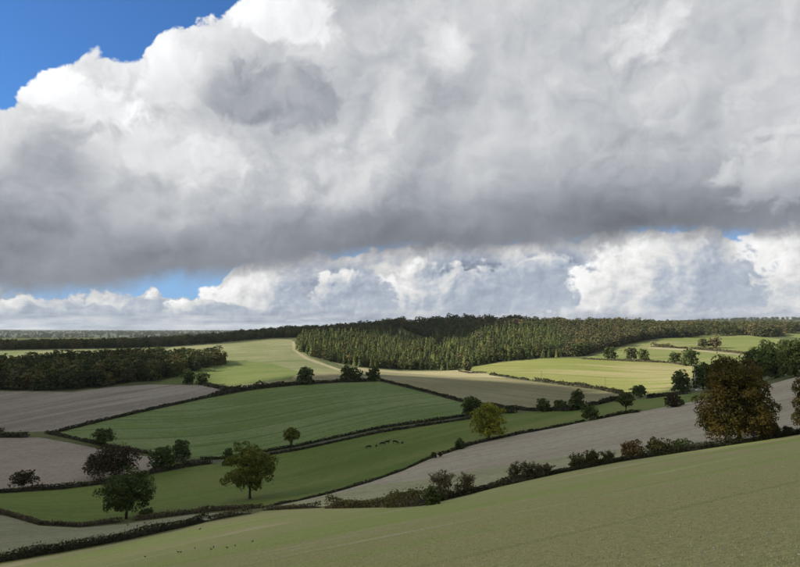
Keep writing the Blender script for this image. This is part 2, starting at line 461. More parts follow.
def fore_mat():
    """Stubble and new grass in broad drifts, flints on bare chalk soil near the camera."""
    m = material('foreground_stubble')
    p, x, y = position()
    hd = px_dir((450, 540), (780, 470)); ca, sa = math.cos(hd), math.sin(hd)
    al, ac = x * ca + y * sa, y * ca - x * sa
    drift = noise(xyz(al * 0.02, ac * 0.11, 3.0), 1.0, 4, 0.55, dim='2D')
    line = noise(xyz(al * 0.012, ac * 0.45, 8.0), 1.0, 3, 0.6, dim='2D')
    g1 = noise(p, 2.6, 5, 0.72); g2 = noise(p, 11.0, 4, 0.7)
    k = drift * 1.0 + (line - 0.5) * 0.5 + (g1 - 0.5) * 0.55 + (g2 - 0.5) * 0.35
    col = mix(step(k, 0.30, 0.68), (0.228, 0.222, 0.102), (0.200, 0.230, 0.075))
    col = mix(step(k, 0.50, 0.74), col, (0.190, 0.240, 0.066))
    dry = noise(xyz(al * 0.03, ac * 0.16, 17.0), 1.0, 4, 0.55, dim='2D') + (g1 - 0.5) * 0.5 + (g2 - 0.5) * 0.4
    col = mix(step(dry, 0.57, 0.80), col, (0.300, 0.275, 0.170))
    col = mix(step(N.m('PINGPONG', ac + noise(p, 0.05, 2) * 1.5, 9.0), 0.55, 0.25) * 0.45, col, (0.150, 0.150, 0.058))
    v = N.new('ShaderNodeTexVoronoi', feature='F1'); N.put(v.inputs['Vector'], p); v.inputs['Scale'].default_value = 9.0
    tone_ = noise(p, 5.0, 6, 0.75) * 1.7 + 0.15
    col = scaled(col, tone_)
    bits = step(N(v.outputs['Distance']) + (g2 - 0.5) * 0.25, 0.20, 0.12) * step(noise(p, 0.9, 3), 0.43, 0.58)
    col = mix(bits * 0.9, col, (0.47, 0.44, 0.34))
    surface(col, 0.95, bump=g2 * 0.6 + g1, bump_d=0.10)
    return m


M['fore'] = fore_mat()

# ------------------------------------------------------------------ fields, outlined in the photograph and laid on the ground
def poly(pts, near=0.0): return line_px(pts + [pts[0]], 10, near)[:-1]


hedge_front = [(-60, 575), (0, 564), (60, 554), (120, 543), (180, 530), (205, 523), (250, 515), (262, 511), (330, 508), (425, 505), (500, 487), (560, 473.5), (620, 462), (700, 450), (760, 441), (800, 434.5), (860, 424)]
FIELDS = [   # name, material, outline
    ('far_land', 'farhill', [(-20000, 1450), (20000, 1450), (20000, 13800), (-20000, 13800)]),
    ('pale_far_field', 'hilltop', poly([(-170, 366), (0, 366), (60, 364), (100, 362), (160, 361), (205, 362), (215, 360), (150, 349), (100, 347.6), (0, 349.5), (-170, 350)])),
    ('hilltop_field', 'hilltop', poly([(205, 368), (225, 366), (250, 372), (300, 374), (330, 374), (345, 372), (310, 357), (298, 347), (292, 340), (270, 337.5), (240, 339.5), (205, 343), (175, 346), (160, 352), (185, 360)])),
    ('green_slope', 'hillgreen', poly([(155, 384), (182, 384), (215, 386), (260, 383), (290, 379), (300, 372), (270, 363), (235, 360.5), (215, 363), (195, 370), (170, 378)])),
    ('dim_stubble', 'tan', poly([(215, 387), (255, 383), (290, 379.5), (298, 374), (345, 373), (378, 378), (370, 381), (310, 385), (250, 390)])),
    ('chalk_track', 'track', poly([(292, 341.5), (294.5, 341.5), (296, 350), (309, 358.5), (340, 369), (360, 372.5), (352, 373), (336, 370), (305, 359), (292.5, 350)])),
    ('bleached_field', 'pale', poly([(333, 362.5), (345, 366.5), (400, 371), (440, 371), (462, 370), (490, 374), (520, 378), (450, 377), (400, 373.5), (360, 370)])),
    ('tan_stubble_field', 'tan', poly([(346, 369), (400, 373), (450, 376.5), (500, 377.5), (540, 382.5), (600, 390), (622, 395), (600, 402), (560, 409), (500, 406), (465, 400), (430, 391), (400, 383), (380, 379)])),
    ('bright_field', 'bright', poly([(463, 369), (480, 366), (500, 362.5), (540, 359), (570, 358), (600, 360), (640, 361.5), (690, 364), (700, 368), (692, 380), (670, 393), (640, 395), (605, 389), (570, 384.5), (540, 380.5), (500, 375)])),
    ('meadow', 'meadow', poly([(585, 358.5), (610, 350), (640, 342), (665, 338), (700, 336), (735, 332.8), (760, 337), (790, 340), (810, 344), (810, 352), (760, 361), (735, 367), (700, 364), (640, 360.5), (600, 359)])),
    ('chalk_track', 'track', poly([(648, 347.3), (690, 349.2), (730, 353), (765, 357), (765, 358.6), (730, 354.6), (690, 350.7), (648, 348.6)])),
    ('pale_far_field', 'meadow', poly([(780, 333), (800, 334), (840, 334), (840, 338), (800, 338), (785, 336)])),
    ('woodland_clearing', 'hilltop', poly([(394, 330), (402, 331), (416, 337), (419, 341), (411, 340), (399, 334)])),
    ('ploughed_field', 'plough', poly([(-170, 391), (0, 391), (60, 392), (70, 392.5), (112, 387), (150, 384.5), (205, 385), (228, 389), (200, 397), (130, 412), (56, 431), (30, 432), (-170, 429)])),
    ('corn_field', 'winter', poly([(56, 433), (140, 413), (210, 398), (260, 389), (310, 384.5), (378, 381.5), (400, 386.5), (430, 394.5), (466, 403.5), (462, 414), (420, 421), (340, 437), (265, 451), (200, 459), (165, 455), (110, 446), (80, 439)])),
    ('brown_field', 'brown', poly([(-170, 440), (0, 438), (40, 437.5), (70, 443), (110, 451), (150, 457), (165, 462), (150, 470), (110, 478), (60, 486), (0, 490), (-170, 493)])),
    ('lane', 'lane', poly([(196, 462.5), (228, 462), (265, 454.5), (300, 448.5), (340, 440), (380, 431.5), (430, 424), (470, 417.4), (470, 416.4), (430, 422.4), (380, 429.8), (340, 438.2), (300, 447), (265, 453), (228, 460.4), (196, 461)])),
    ('valley_pasture', 'pasture', poly([(-170, 494), (0, 494), (60, 490), (110, 484), (150, 475), (200, 465.5), (228, 463.5), (265, 456), (300, 450), (340, 441.5), (380, 433), (430, 425.5), (470, 419), (510, 413), (560, 411), (600, 405), (640, 399), (700, 393), (720, 392), (702, 400), (640, 411.5), (590, 421), (560, 426), (480, 442), (440, 454), (400, 471), (330, 493), (263, 508), (190, 512), (125, 521), (80, 526), (40, 524), (10, 514), (-170, 500)])),
    ('grass_strip', 'strip', poly([(-170, 503), (10, 516), (40, 526), (80, 528), (125, 524), (190, 515), (250, 511), (240, 514), (200, 522), (120, 541), (60, 552), (0, 562), (-60, 572)])),
    ('drilled_field', 'drilled', poly([(263, 508), (330, 493), (400, 471), (440, 454), (480, 442), (560, 426), (590, 421), (640, 411.5), (702, 400), (760, 387), (800, 376), (860, 362), (860, 422), (800, 433), (760, 440), (700, 448.5), (620, 460.5), (560, 472), (500, 485.5), (425, 504), (330, 506)])),
    ('pale_headland', 'headland', poly([(263, 508), (330, 495), (370, 485), (420, 480), (470, 471), (540, 460), (600, 452), (660, 443), (690, 443), (640, 456), (560, 472), (500, 485.5), (425, 504), (330, 506)])),
    ('foreground_field', 'fore', [(x, y) for x, y in line_px(hedge_front, 10)] + [(150, 40), (40, -21), (-30, -21), (-120, 40)]),
]
US, VS = 1000.0, 400.0             # the sheet is triangulated in fan coordinates


def fan(x, y): return Vector((x / (y + Y0) * US, math.log(max(y, -22) + Y0) * VS))


def wood_poly(pts, near=0.0): return poly(pts, near)


WOODS = {
    'left': poly([(-150, 388), (0, 390), (60, 391), (70, 391), (110, 385.5), (132, 382.5), (160, 380.5), (180, 376), (205, 368), (227, 364), (224, 361), (200, 361), (160, 361), (100, 363), (60, 366), (0, 371), (-150, 373)]),
    'spur': poly([(299, 351), (312, 356.5), (332, 362), (362, 367), (400, 369.5), (452, 370.5), (462, 367), (452, 358), (440, 351.5), (420, 343), (398, 336), (370, 334.5), (330, 336), (298, 340), (296, 345)]),
    'slope': poly([(460, 368.5), (480, 365), (500, 361.5), (540, 358), (575, 356.8), (584, 356), (600, 350.5), (625, 344.5), (655, 338.5), (664, 331), (600, 328), (520, 324.5), (455, 323), (402, 327), (408, 331), (424, 337), (432, 342), (450, 351), (461, 359)]),
    'ridge': [(float(x), float(y)) for x, y in [on_ground(p, q) for p, q in [(-160, 351), (0, 350), (100, 348.4), (150, 347.3), (205, 344.2), (245, 340.5), (285, 337.5), (330, 336), (395, 331.5)]] + [(10, 1160), (-170, 1060), (-330, 1000), (-500, 960), (-700, 950), (-1000, 940)]],
    'right': poly([(655, 338), (690, 337.5), (700, 334.5), (733, 331.8), (742, 334), (760, 337), (778, 337), (785, 333), (840, 332)]) + [(1000, 1330), (800, 1330), (560, 1300), (400, 1260)],
}
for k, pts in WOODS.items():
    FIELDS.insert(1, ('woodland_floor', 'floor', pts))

ns_u, ns_v = 150, 250
verts, edges, faces = [], [], []
for i in range(ns_u + 1):
    for j in range(ns_v + 1):
        a = (i + (0.5 if j % 2 else 0.0) * (0 < i < ns_u)) / ns_u; v_ = GV[0] + 0.02 + (GV[-1] - 0.02 - GV[0]) * (j / ns_v)
        verts.append(Vector(((a * 3.0 - 1.5) * US, v_ * VS)))
for (_, _, pts) in FIELDS:
    k = len(verts); vs = [fan(x, y) for x, y in pts]
    if sum(p.x * q.y - q.x * p.y for p, q in zip(vs, vs[1:] + vs[:1])) < 0: vs.reverse()
    verts += vs; faces.append(list(range(k, len(verts))))
from mathutils.geometry import delaunay_2d_cdt
V2, _, F2, _, _, F2o = delaunay_2d_cdt(verts, [], faces, 0, 1e-4)
V2 = np.array([(v.x / US, v.y / VS) for v in V2]); yy = np.exp(V2[:, 1]); XY = np.stack([V2[:, 0] * yy, yy - Y0], -1)
ZZ = height(XY[:, 0], XY[:, 1])


def mesh_from(name, V, F, mats=(), midx=None, smooth=False, tint=None):
    """Quads or triangles (arrays) as a mesh."""
    V = np.ascontiguousarray(V, np.float32); F = np.ascontiguousarray(F, np.int32)
    me = bpy.data.meshes.new(name); n = F.shape[1]
    me.vertices.add(len(V)); me.vertices.foreach_set('co', V.ravel())
    me.loops.add(F.size); me.loops.foreach_set('vertex_index', F.ravel())
    me.polygons.add(len(F)); me.polygons.foreach_set('loop_start', np.arange(len(F), dtype=np.int32) * n)
    for m in mats: me.materials.append(m)
    if midx is not None: me.polygons.foreach_set('material_index', np.ascontiguousarray(midx, np.int32))
    if smooth: me.polygons.foreach_set('use_smooth', np.ones(len(F), bool))
    if tint is not None:
        at = me.attributes.new('tint', 'FLOAT', 'POINT'); at.data.foreach_set('value', np.ascontiguousarray(tint, np.float32))
    me.update(calc_edges=True)
    return me


def link(name, me, parent=None, loc=None):
    o = bpy.data.objects.new(name, me); COL.objects.link(o)
    if parent: o.parent = parent
    if loc is not None: o.location = loc
    return o


def tag(o, label=None, cat=None, group=None, kind=None):
    for k, v in (('label', label), ('category', cat), ('group', group), ('kind', kind)):
        if v: o[k] = v
    return o


F2 = np.array(F2); CEN = V2[F2].mean(1) * (US, VS)


def inside(P, pts):
    """Even-odd test of points P (n, 2) against an outline."""
    r = np.zeros(len(P), bool)
    for (x0, y0), (x1, y1) in zip(pts, pts[1:] + pts[:1]):
        if y0 == y1: continue
        r ^= ((y0 > P[:, 1]) != (y1 > P[:, 1])) & (P[:, 0] < (x1 - x0) * (P[:, 1] - y0) / (y1 - y0) + x0)
    return r


own = np.full(len(F2), -1)
for k, (_, _, pts) in enumerate(FIELDS): own[inside(CEN, [tuple(fan(x, y)) for x, y in pts])] = k
FIELD_LABEL = {'far_land': 'pale patchwork of distant land on the horizon', 'foreground_field': 'olive stubble field sloping down in the foreground'}
for k in range(-1, len(FIELDS)):
    f = F2[own == k]
    if len(f) == 0: continue
    used, inv = np.unique(f, return_inverse=True)
    nm, mt = ('ground', 'rough') if k < 0 else FIELDS[k][:2]
    V = np.column_stack([XY[used], ZZ[used]])
    o = link(nm, mesh_from(nm, V, inv.reshape(-1, 3), [M[mt]], smooth=True)); o['kind'] = 'structure'


# ------------------------------------------------------------------ foliage
def leaf_mat(name, c0, c1, c2=None, rnd=0.35, clump=0.35, tf=0.3):
    """Leaves: colour varies from leaf to leaf, from clump to clump and from tree to tree."""
    m = material(name)
    at = N.new('ShaderNodeAttribute', attribute_name='tint'); t = N(at.outputs['Fac'])
    oi = N.new('ShaderNodeObjectInfo'); r = N(oi.outputs['Random'])
    tcn = N.new('ShaderNodeTexCoord')
    cl = noise(N(tcn.outputs['Object']), clump, 2, 0.5)
    k = t * 0.45 + (cl - 0.5) * 1.1 + r * rnd + 0.25 - rnd * 0.5
    col = mix(step(k, 0.1, 0.9, False), c0, c1)
    if c2: col = mix(step(r, 0.74, 1.0), col, c2)
    surface(col, 0.75, trans=col, spec=0.2, tf=tf)
    return m


def bark_mat(name, c0, c1):
    m = material(name); p, x, y = position()
    n = noise(p, 3.0, 4, 0.6)
    surface(mix(n, c0, c1), 0.95, bump=n, bump_d=0.05)
    return m


M['bark'] = bark_mat('bark', (0.035, 0.030, 0.022), (0.085, 0.075, 0.060))
M['twig'] = bark_mat('twig', (0.075, 0.062, 0.042), (0.13, 0.112, 0.08))
M['copper'] = leaf_mat('copper_leaves', (0.030, 0.042, 0.010), (0.155, 0.100, 0.017), rnd=0.0, clump=0.16)
M['darkcopper'] = leaf_mat('dark_copper_leaves', (0.032, 0.028, 0.014), (0.080, 0.062, 0.026), rnd=0.0)
M['olive'] = leaf_mat('olive_leaves', (0.062, 0.088, 0.014), (0.185, 0.190, 0.030), rnd=0.0, clump=0.25)
M['lime'] = leaf_mat('yellow_green_leaves', (0.145, 0.175, 0.020), (0.320, 0.300, 0.036), rnd=0.0, clump=0.25)
M['deep'] = leaf_mat('deep_green_leaves', (0.042, 0.066, 0.017), (0.098, 0.132, 0.034), rnd=0.15)
M['midgreen'] = leaf_mat('mid_green_leaves', (0.042, 0.064, 0.016), (0.105, 0.128, 0.036), rnd=0.3)
M['wood'] = leaf_mat('mixed_wood_leaves', (0.040, 0.058, 0.016), (0.120, 0.132, 0.038), (0.155, 0.122, 0.042), rnd=0.55, tf=0.15)
M['russet'] = leaf_mat('russet_wood_leaves', (0.066, 0.068, 0.026), (0.150, 0.146, 0.064), (0.150, 0.122, 0.056), rnd=0.55, tf=0.15)
M['needle'] = leaf_mat('conifer_needles', (0.044, 0.064, 0.018), (0.130, 0.155, 0.040), (0.175, 0.180, 0.050), rnd=0.5, tf=0.12)
M['larch'] = leaf_mat('larch_needles', (0.085, 0.085, 0.025), (0.165, 0.130, 0.045), rnd=0.4)
M['hedge'] = leaf_mat('hedge_leaves', (0.018, 0.024, 0.009), (0.060, 0.062, 0.023), rnd=0.2)
M['hedgebrown'] = leaf_mat('bare_hedge_leaves', (0.055, 0.048, 0.024), (0.150, 0.125, 0.065), rnd=0.2)
M['hedgeolive'] = leaf_mat('olive_hedge_leaves', (0.045, 0.045, 0.014), (0.110, 0.100, 0.032), rnd=0.2)
M['orange'] = leaf_mat('orange_shrub_leaves', (0.085, 0.060, 0.020), (0.175, 0.115, 0.040), rnd=0.2)


def unit(v): return v / np.maximum(np.linalg.norm(v, axis=-1, keepdims=True), 1e-9)


def leaves(rng, C, D, size, flat=0.6):
    """Quads at points C, facing roughly along D."""
    n = len(C)
    nrm = unit(D + rng.normal(0, flat, (n, 3)))
    a = unit(np.cross(nrm, rng.normal(0, 1, (n, 3)))); b = np.cross(nrm, a)
    s = (size * rng.uniform(0.55, 1.25, n))[:, None]; w = s * rng.uniform(0.5, 0.9, n)[:, None]
    V = np.stack([C - a * s, C - b * w + nrm * s * 0.25, C + a * s, C + b * w + nrm * s * 0.25], 1).reshape(-1, 3)
    F = np.arange(n * 4).reshape(n, 4)
    return V, F, np.repeat(rng.uniform(0, 1, n), 4)


def tube(pts, radii, sides=6):
    """A tapering tube along a polyline, quads only."""
    pts = np.array(pts, float); n = len(pts); V, F = [], []
    for i, p in enumerate(pts):
        d = unit(pts[min(i + 1, n - 1)] - pts[max(i - 1, 0)])
        a = unit(np.cross(d, (0.31, 0.95, 0.08))); b = np.cross(d, a)
        for k in range(sides):
            t = 2 * math.pi * k / sides
            V.append(p + radii[i] * (a * math.cos(t) + b * math.sin(t)))
    for i in range(n - 1):
        for k in range(sides):
            k2 = (k + 1) % sides
            F.append((i * sides + k, i * sides + k2, (i + 1) * sides + k2, (i + 1) * sides + k))
    return np.array(V), np.array(F)


def merge(parts):
    V, F, T, k = [], [], [], 0
    for p in parts:
        V.append(p[0]); F.append(p[1] + k); k += len(p[0]); T.append(p[2] if len(p) > 2 else np.full(len(p[0]), 0.5))
    return np.concatenate(V), np.concatenate(F), np.concatenate(T)


def lobes_of(rng, W, H, n, low=0.2, style='round'):
    """Leafy masses of a crown of width W between low*H and H."""
    L = []
    zc, hz = H * (1 + low) / 2, H * (1 - low) / 2
    for k in range(n):
        f = (k + 0.5) / n; z = 1 - 2 * f; th = k * 2.399963 + rng.uniform(-0.5, 0.5)
        r = math.sqrt(max(0, 1 - z * z))
        if style == 'dome': r = max(r, 0.88 if z < 0 else r)
        if style == 'tall': r *= 0.85
        if style == 'bell': r = math.cos((z + 0.4) / 1.4 * 1.5708) ** 0.45 if z > -0.4 else 1.0
        q = rng.uniform(0.45, 0.76)
        R_ = rng.uniform(0.20, 0.32) * W * 0.72
        L.append((r * math.cos(th) * W / 2 * q, r * math.sin(th) * W / 2 * q, zc + z * hz * min(1, q + 0.14), R_, R_, R_ * rng.uniform(0.62, 0.95)))
    L.append((0, 0, zc, W * 0.22, W * 0.22, hz * 0.6))
    if low < 0.09:                 # foliage down to the ground
        m = max(5, n // 3)
        for k in range(m):
            th = k * 6.283 / m + rng.uniform(-0.3, 0.3); R_ = rng.uniform(0.16, 0.23) * W * 0.8; q = rng.uniform(0.5, 0.78)
            L.append((math.cos(th) * W / 2 * q, math.sin(th) * W / 2 * q, low * H + R_ * rng.uniform(0.55, 1.0), R_, R_, R_ * rng.uniform(0.8, 1.1)))
    return np.array(L)


def crown(rng, L, n, size, H, flat=0.5, droop=0.0, sub=8):
    """Leaves in clumps: every leafy mass carries smaller tufts on its outside, and gaps between them."""
    k = len(L) * sub; own_ = np.repeat(np.arange(len(L)), sub); l = L[own_]
    d = unit(rng.normal(0, 1, (k, 3))); d[:, 2] = np.where(d[:, 2] < -0.45, -d[:, 2], d[:, 2])
    sc_ = l[:, :3] + d * l[:, 3:] * rng.uniform(0.62, 0.95, k)[:, None]
    sr = l[:, 3:] * rng.uniform(0.36, 0.60, k)[:, None]; st = rng.uniform(0, 1, k)
    pick = rng.choice(k, n, p=(sr[:, 0] ** 2) / (sr[:, 0] ** 2).sum())
    e = unit(rng.normal(0, 1, (n, 3)) + d[pick] * 0.55 + (0, 0, 0.25))
    r = 1 - np.abs(rng.normal(0, 0.22, n)) + np.where(rng.uniform(0, 1, n) < 0.05, rng.uniform(0, 0.5, n), 0)
    C = sc_[pick] + e * sr[pick] * r[:, None]
    C[:, 2] -= droop * rng.uniform(0, 1, n) ** 3
    ok = C[:, 2] > 0.015 * H
    V, F, T = leaves(rng, C[ok], e[ok], size, flat)
    return V, F, np.clip(T * 0.5 + np.repeat(st[pick][ok], 4) * 0.6 - 0.05, 0, 1)


def trunk_of(rng, L, H, R0, low, stems=1):
    parts = []
    for s in range(stems):
        off = np.array([(s - (stems - 1) / 2) * R0 * 3.2, 0, 0]); lean = rng.normal(0, 0.03, 2) * H
        top = np.array([lean[0], lean[1], H * 0.62]) + off * 2
        ax = [off + (top - off) * f + np.array([rng.normal(0, R0 * 0.25), rng.normal(0, R0 * 0.25), 0]) * (0 < f < 1) for f in (0, 0.12, 0.3, 0.5, 0.75, 1)]
        ax[0][2] = -0.5
        parts.append(tube(ax, [R0 * 1.35, R0, R0 * 0.82, R0 * 0.62, R0 * 0.4, R0 * 0.15], 7))
        for l in L[:: max(1, len(L) // 14)]:
            f = rng.uniform(0.22, 0.55); st = off + (top - off) * f; en = l[:3]; md = st + (en - st) * 0.5 + (0, 0, 0.06 * H)
            parts.append(tube([st, md, en], [R0 * 0.36, R0 * 0.22, R0 * 0.06], 5))
    return merge(parts)


def put_tree(name, label, cat, px, py, hpx, wpx, mat='midgreen', low=0.15, nl=16, dens=1.0, style='round', stems=1, seed=0, group=None, bark='bark', near=0.0, flat=0.5, squash=1.0, at=None):
    """A tree or shrub of its own: base at a pixel on the ground, size from its height there."""
    rng = np.random.default_rng(seed + int(px * 7 + py * 13))
    x, y = at or on_ground(px, py, near)
    H, W = hpx * y / F_PX, wpx * y / F_PX
    e = link(name, None, loc=(x, y, float(height(x, y)) - 0.05)); e.rotation_euler.z = rng.uniform(0, 6.28)
    e.scale = (1, 1, 1)
    L = lobes_of(rng, W, H, nl + 7, low, style)
    px_m = y / (F_PX * 1.28)
    size = min(max(0.16 * squash, px_m * 1.35), W * 0.07)
    n = int(min(40000, max(900, 4.6 * W * H * dens / (size * size))))
    V, F, T = crown(rng, L, n, size, H, flat)
    tV, tF, _ = trunk_of(rng, L, H, max(0.07, H * 0.026) / (0.75 if stems > 1 else 1) * (0.7 if stems > 1 else 1), low, stems)
    link('trunk', mesh_from('trunk', tV, tF, [M[bark]], smooth=True), e)
    link('crown', mesh_from('crown', V, F, [M[mat]], tint=T), e)
    return tag(e, label, cat, group)


def twiggy(rng, H, W, n_st=7, leafs=250, leaf=0.12):
    """A half-bare bush: stems that fork into fans of twigs."""
    parts, tips = [], []
    for s in range(n_st):
        th = rng.uniform(0, 6.28); sp = rng.uniform(0.1, 0.5) * W
        a = np.array([rng.normal(0, W * 0.06), rng.normal(0, W * 0.06), -0.1]); b = np.array([math.cos(th) * sp * 0.85, math.sin(th) * sp * 0.85, H * rng.uniform(0.18, 0.4)])
        c = np.array([math.cos(th) * sp, math.sin(th) * sp, H * rng.uniform(0.75, 1.0)])
        parts.append(tube([a, b, c], [0.09, 0.055, 0.02], 4))
        for k in range(7):
            f = rng.uniform(0.3, 1); st = b + (c - b) * f if f > 0.5 else a + (b - a) * (f + 0.4)
            en = st + np.array([rng.normal(0, W * 0.13), rng.normal(0, W * 0.13), rng.uniform(0.08, 0.3) * H])
            parts.append(tube([st, (st + en) / 2 + rng.normal(0, 0.06, 3), en], [0.035, 0.025, 0.012], 3)); tips.append((st, en))
            for j in range(3):
                e2 = en + np.array([rng.normal(0, W * 0.07), rng.normal(0, W * 0.07), rng.uniform(-0.02, 0.14) * H])
                parts.append(tube([st + (en - st) * 0.6, e2], [0.022, 0.01], 3)); tips.append((en, e2))
    t = rng.integers(0, len(tips), leafs); f = rng.uniform(0.1, 1, leafs)[:, None]
    S = np.array([q[0] for q in tips])[t]; E_ = np.array([q[1] for q in tips])[t]
    C = S + (E_ - S) * f + rng.normal(0, 0.12, (leafs, 3)); C[:, 2] = np.maximum(C[:, 2], 0.1)
    return merge(parts), leaves(rng, C, unit(rng.normal(0, 1, (leafs, 3))), leaf, 1.0)


def put_bush(label, px, py, hpx, wpx, mat='hedgebrown', leafs=900, n_st=9, seed=0, group=None, name='bare_bush'):
    rng = np.random.default_rng(seed + int(px * 3 + py)); x, y = on_ground(px, py)
    H, W = hpx * y / F_PX, wpx * y / F_PX
    e = link(name, None, loc=(x, y, float(height(x, y))))
    st, lf = twiggy(rng, H, W, n_st, leafs, 0.13)
    L = lobes_of(rng, W * 0.95, H * 0.85, 9, 0.0); c = crown(rng, L, int(leafs * 0.9), 0.20, H, 0.8, sub=6)
    lf = merge([lf, c])
    link('stems', mesh_from('stems', st[0], st[1], [M['twig']]), e)
    link('foliage', mesh_from('foliage', lf[0], lf[1], [M[mat]], tint=lf[2]), e)
    return tag(e, label, 'bush', group)


def put_hedge(label, pts, h=2.0, w=1.8, mat='hedge', dens=1.0, rag=0.35, leaf=None, seed=0, gaps=0.0, near=0.0, group=None, name='hedge', cat='hedge', core=True):
    """A hedge along a line seen in the photograph: leafy skin over a dark tangle of stems."""
    rng = np.random.default_rng(seed + len(label) * 31 + int(pts[0][0]))
    P = np.array(line_px(pts, 5, near)); seg = np.linalg.norm(np.diff(P, axis=0), axis=1); S = np.concatenate([[0], np.cumsum(seg)]); Lm = S[-1]
    ym = P[:, 1].mean(); px_m = ym / (F_PX * 1.28)
    size = leaf or max(0.15, px_m * 1.1)
    n = int(min(40000, Lm * (2 * h + w) * 0.75 * dens / (size * size)))
    e = link(name, None, loc=(P[0, 0], P[0, 1], float(height(P[0, 0], P[0, 1]))))
    org = np.array(e.location)
    # uneven height along the line
    kn = np.arange(0, Lm + 4, 1.5 + 0.004 * ym); hv = h * (0.92 + rng.normal(0, rag * 0.5 + 0.10, len(kn))) * np.where(rng.uniform(0, 1, len(kn)) < 0.05, 1.5, 1.0); hv = np.convolve(np.pad(hv, 1, 'edge'), (0.25, 0.5, 0.25), 'valid')
    if gaps: hv *= np.where(rng.uniform(0, 1, len(kn)) < gaps, 0.25, 1.0)
    hv = np.clip(hv, 0.25 * h, 1.9 * h)

    def frame(s):
        x, y = np.interp(s, S, P[:, 0]), np.interp(s, S, P[:, 1]); x2, y2 = np.interp(s + 1, S, P[:, 0]), np.interp(s + 1, S, P[:, 1]); x1, y1 = np.interp(s - 1, S, P[:, 0]), np.interp(s - 1, S, P[:, 1])
        t = unit(np.stack([x2 - x1, y2 - y1], -1)); return x, y, t
    s = rng.uniform(0, Lm, n); x, y, t = frame(s); hh = np.interp(s, kn, hv)
    ph = rng.uniform(-0.12, math.pi + 0.12, n); rr = 1 - np.abs(rng.normal(0, 0.13, n)) + np.where(rng.uniform(0, 1, n) < 0.12, rng.uniform(0, 0.35, n), 0)
    cx, cz = np.cos(ph), np.sin(ph)
    lat = np.sign(cx) * np.abs(cx) ** 0.6 * w / 2 * rr; up = np.maximum(0.05, np.abs(cz) ** 0.6 * hh * rr)
    X, Y = x - t[:, 1] * lat, y + t[:, 0] * lat
    C = np.stack([X, Y, height(X, Y) + up], -1) - org
    D = np.stack([-t[:, 1] * cx, t[:, 0] * cx, cz], -1)
    V, F, T = leaves(rng, C, D, size, 0.7)
    fo = link('foliage', mesh_from('foliage', V, F, [M[mat]], tint=T), e)
    if core:
        ks = np.linspace(0, Lm, max(2, int(Lm / (1.5 + 0.006 * ym)))); x, y, t = frame(ks); hh = np.interp(ks, kn, hv) * 0.66 * np.clip(np.minimum(ks, Lm - ks) / (h * 0.8) + 0.1, 0.1, 1)
        ring = []
        for a, b in ((-0.42, -0.3), (-0.38, 0.6), (-0.15, 1.0), (0.15, 1.0), (0.38, 0.6), (0.42, -0.3)):
            X, Y = x - t[:, 1] * a * w * 0.9, y + t[:, 0] * a * w * 0.9
            ring.append(np.stack([X, Y, height(X, Y) + b * hh * np.where(b > 0, 1, 0.4)], -1) - org)
        V = np.stack(ring, 1); m = len(ks); F = [(i * 6 + k, i * 6 + k + 1, (i + 1) * 6 + k + 1, (i + 1) * 6 + k) for i in range(m - 1) for k in range(5)]
        link('stems', mesh_from('stems', V.reshape(-1, 3), np.array(F), [M['bark']]), e)
    return tag(e, label, cat, group)


# ------------------------------------------------------------------ the named trees and shrubs
put_tree('beech_tree', 'large copper brown broadleaf tree dominating the hedge at right', 'tree', 739, 441.5, 80, 72, 'copper', low=0.03, nl=44, dens=1.5, style='bell', seed=21)
put_tree('beech_tree', 'copper brown tree cut off by the right edge of the picture', 'tree', 821, 433, 64, 50, 'copper', low=0.06, nl=28, style='bell')
put_tree('oak_tree', 'olive yellow tree with pale trunk at the edge of the valley pasture', 'tree', 250, 499, 49, 52, 'olive', low=0.16, nl=24, dens=1.0)
put_tree('oak_tree', 'dense dark green tree on two trunks beside the pale grass strip', 'tree', 126, 519, 43, 50, 'deep', low=0.13, nl=24, stems=2)
put_tree('beech_tree', 'spreading dark copper tree between the brown field and the pasture', 'tree', 112, 478, 27, 50, 'darkcopper', low=0.06, nl=24, style='dome')
put_tree('small_tree', 'dark tree beside the lane, left of the round crowned one', 'tree', 163, 470, 21, 26, 'deep', low=0.05, nl=16)
put_tree('small_tree', 'dark round crowned tree by the bend of the lane', 'tree', 181, 461, 21, 19, 'deep', low=0.05, nl=14)
put_tree('small_tree', 'small dark tree on the lower hedge of the big corn field', 'tree', 104, 446, 16, 22, 'deep', low=0.2, nl=12)
put_tree('small_tree', 'small spreading tree at far left on the hedge of the brown field', 'tree', 23, 489, 16, 27, 'darkcopper', low=0.18, nl=12, dens=0.7)
put_tree('small_tree', 'small olive tree with bare trunk beside the lane hedge', 'tree', 291, 450, 20, 19, 'olive', low=0.4, nl=12, dens=0.8)
put_tree('small_tree', 'small dark bushy tree on the lane verge behind the olive tree', 'tree', 228, 465, 16, 13, 'deep', low=0.03, nl=10)
put_tree('lime_tree', 'bright yellow green tree standing on the edge of the drilled field', 'tree', 489, 439, 35, 36, 'lime', low=0.06, nl=24, style='tall')
put_tree('oak_tree', 'dark tree in the field corner right behind the yellow green tree', 'tree', 471, 417, 20, 21, 'deep', low=0.05, nl=16)
put_tree('small_tree', 'small dark tree alone on the hedge under the tan stubble', 'tree', 543, 412, 13, 15, 'deep', low=0.03, nl=12)
put_tree('small_tree', 'tallest tree of the dark clump on the hedge below the tan stubble', 'tree', 577, 410, 20, 17, 'deep', low=0.03, nl=14)
put_tree('hawthorn_bush', 'low dark bush at the left end of the clump below the tan stubble', 'bush', 561, 410, 9, 17, 'deep', low=0.0, nl=10)
put_tree('hawthorn_bush', 'round dark bush on the upper edge of the drilled field', 'bush', 590, 420, 15, 17, 'deep', low=0.0, nl=14, style='dome')
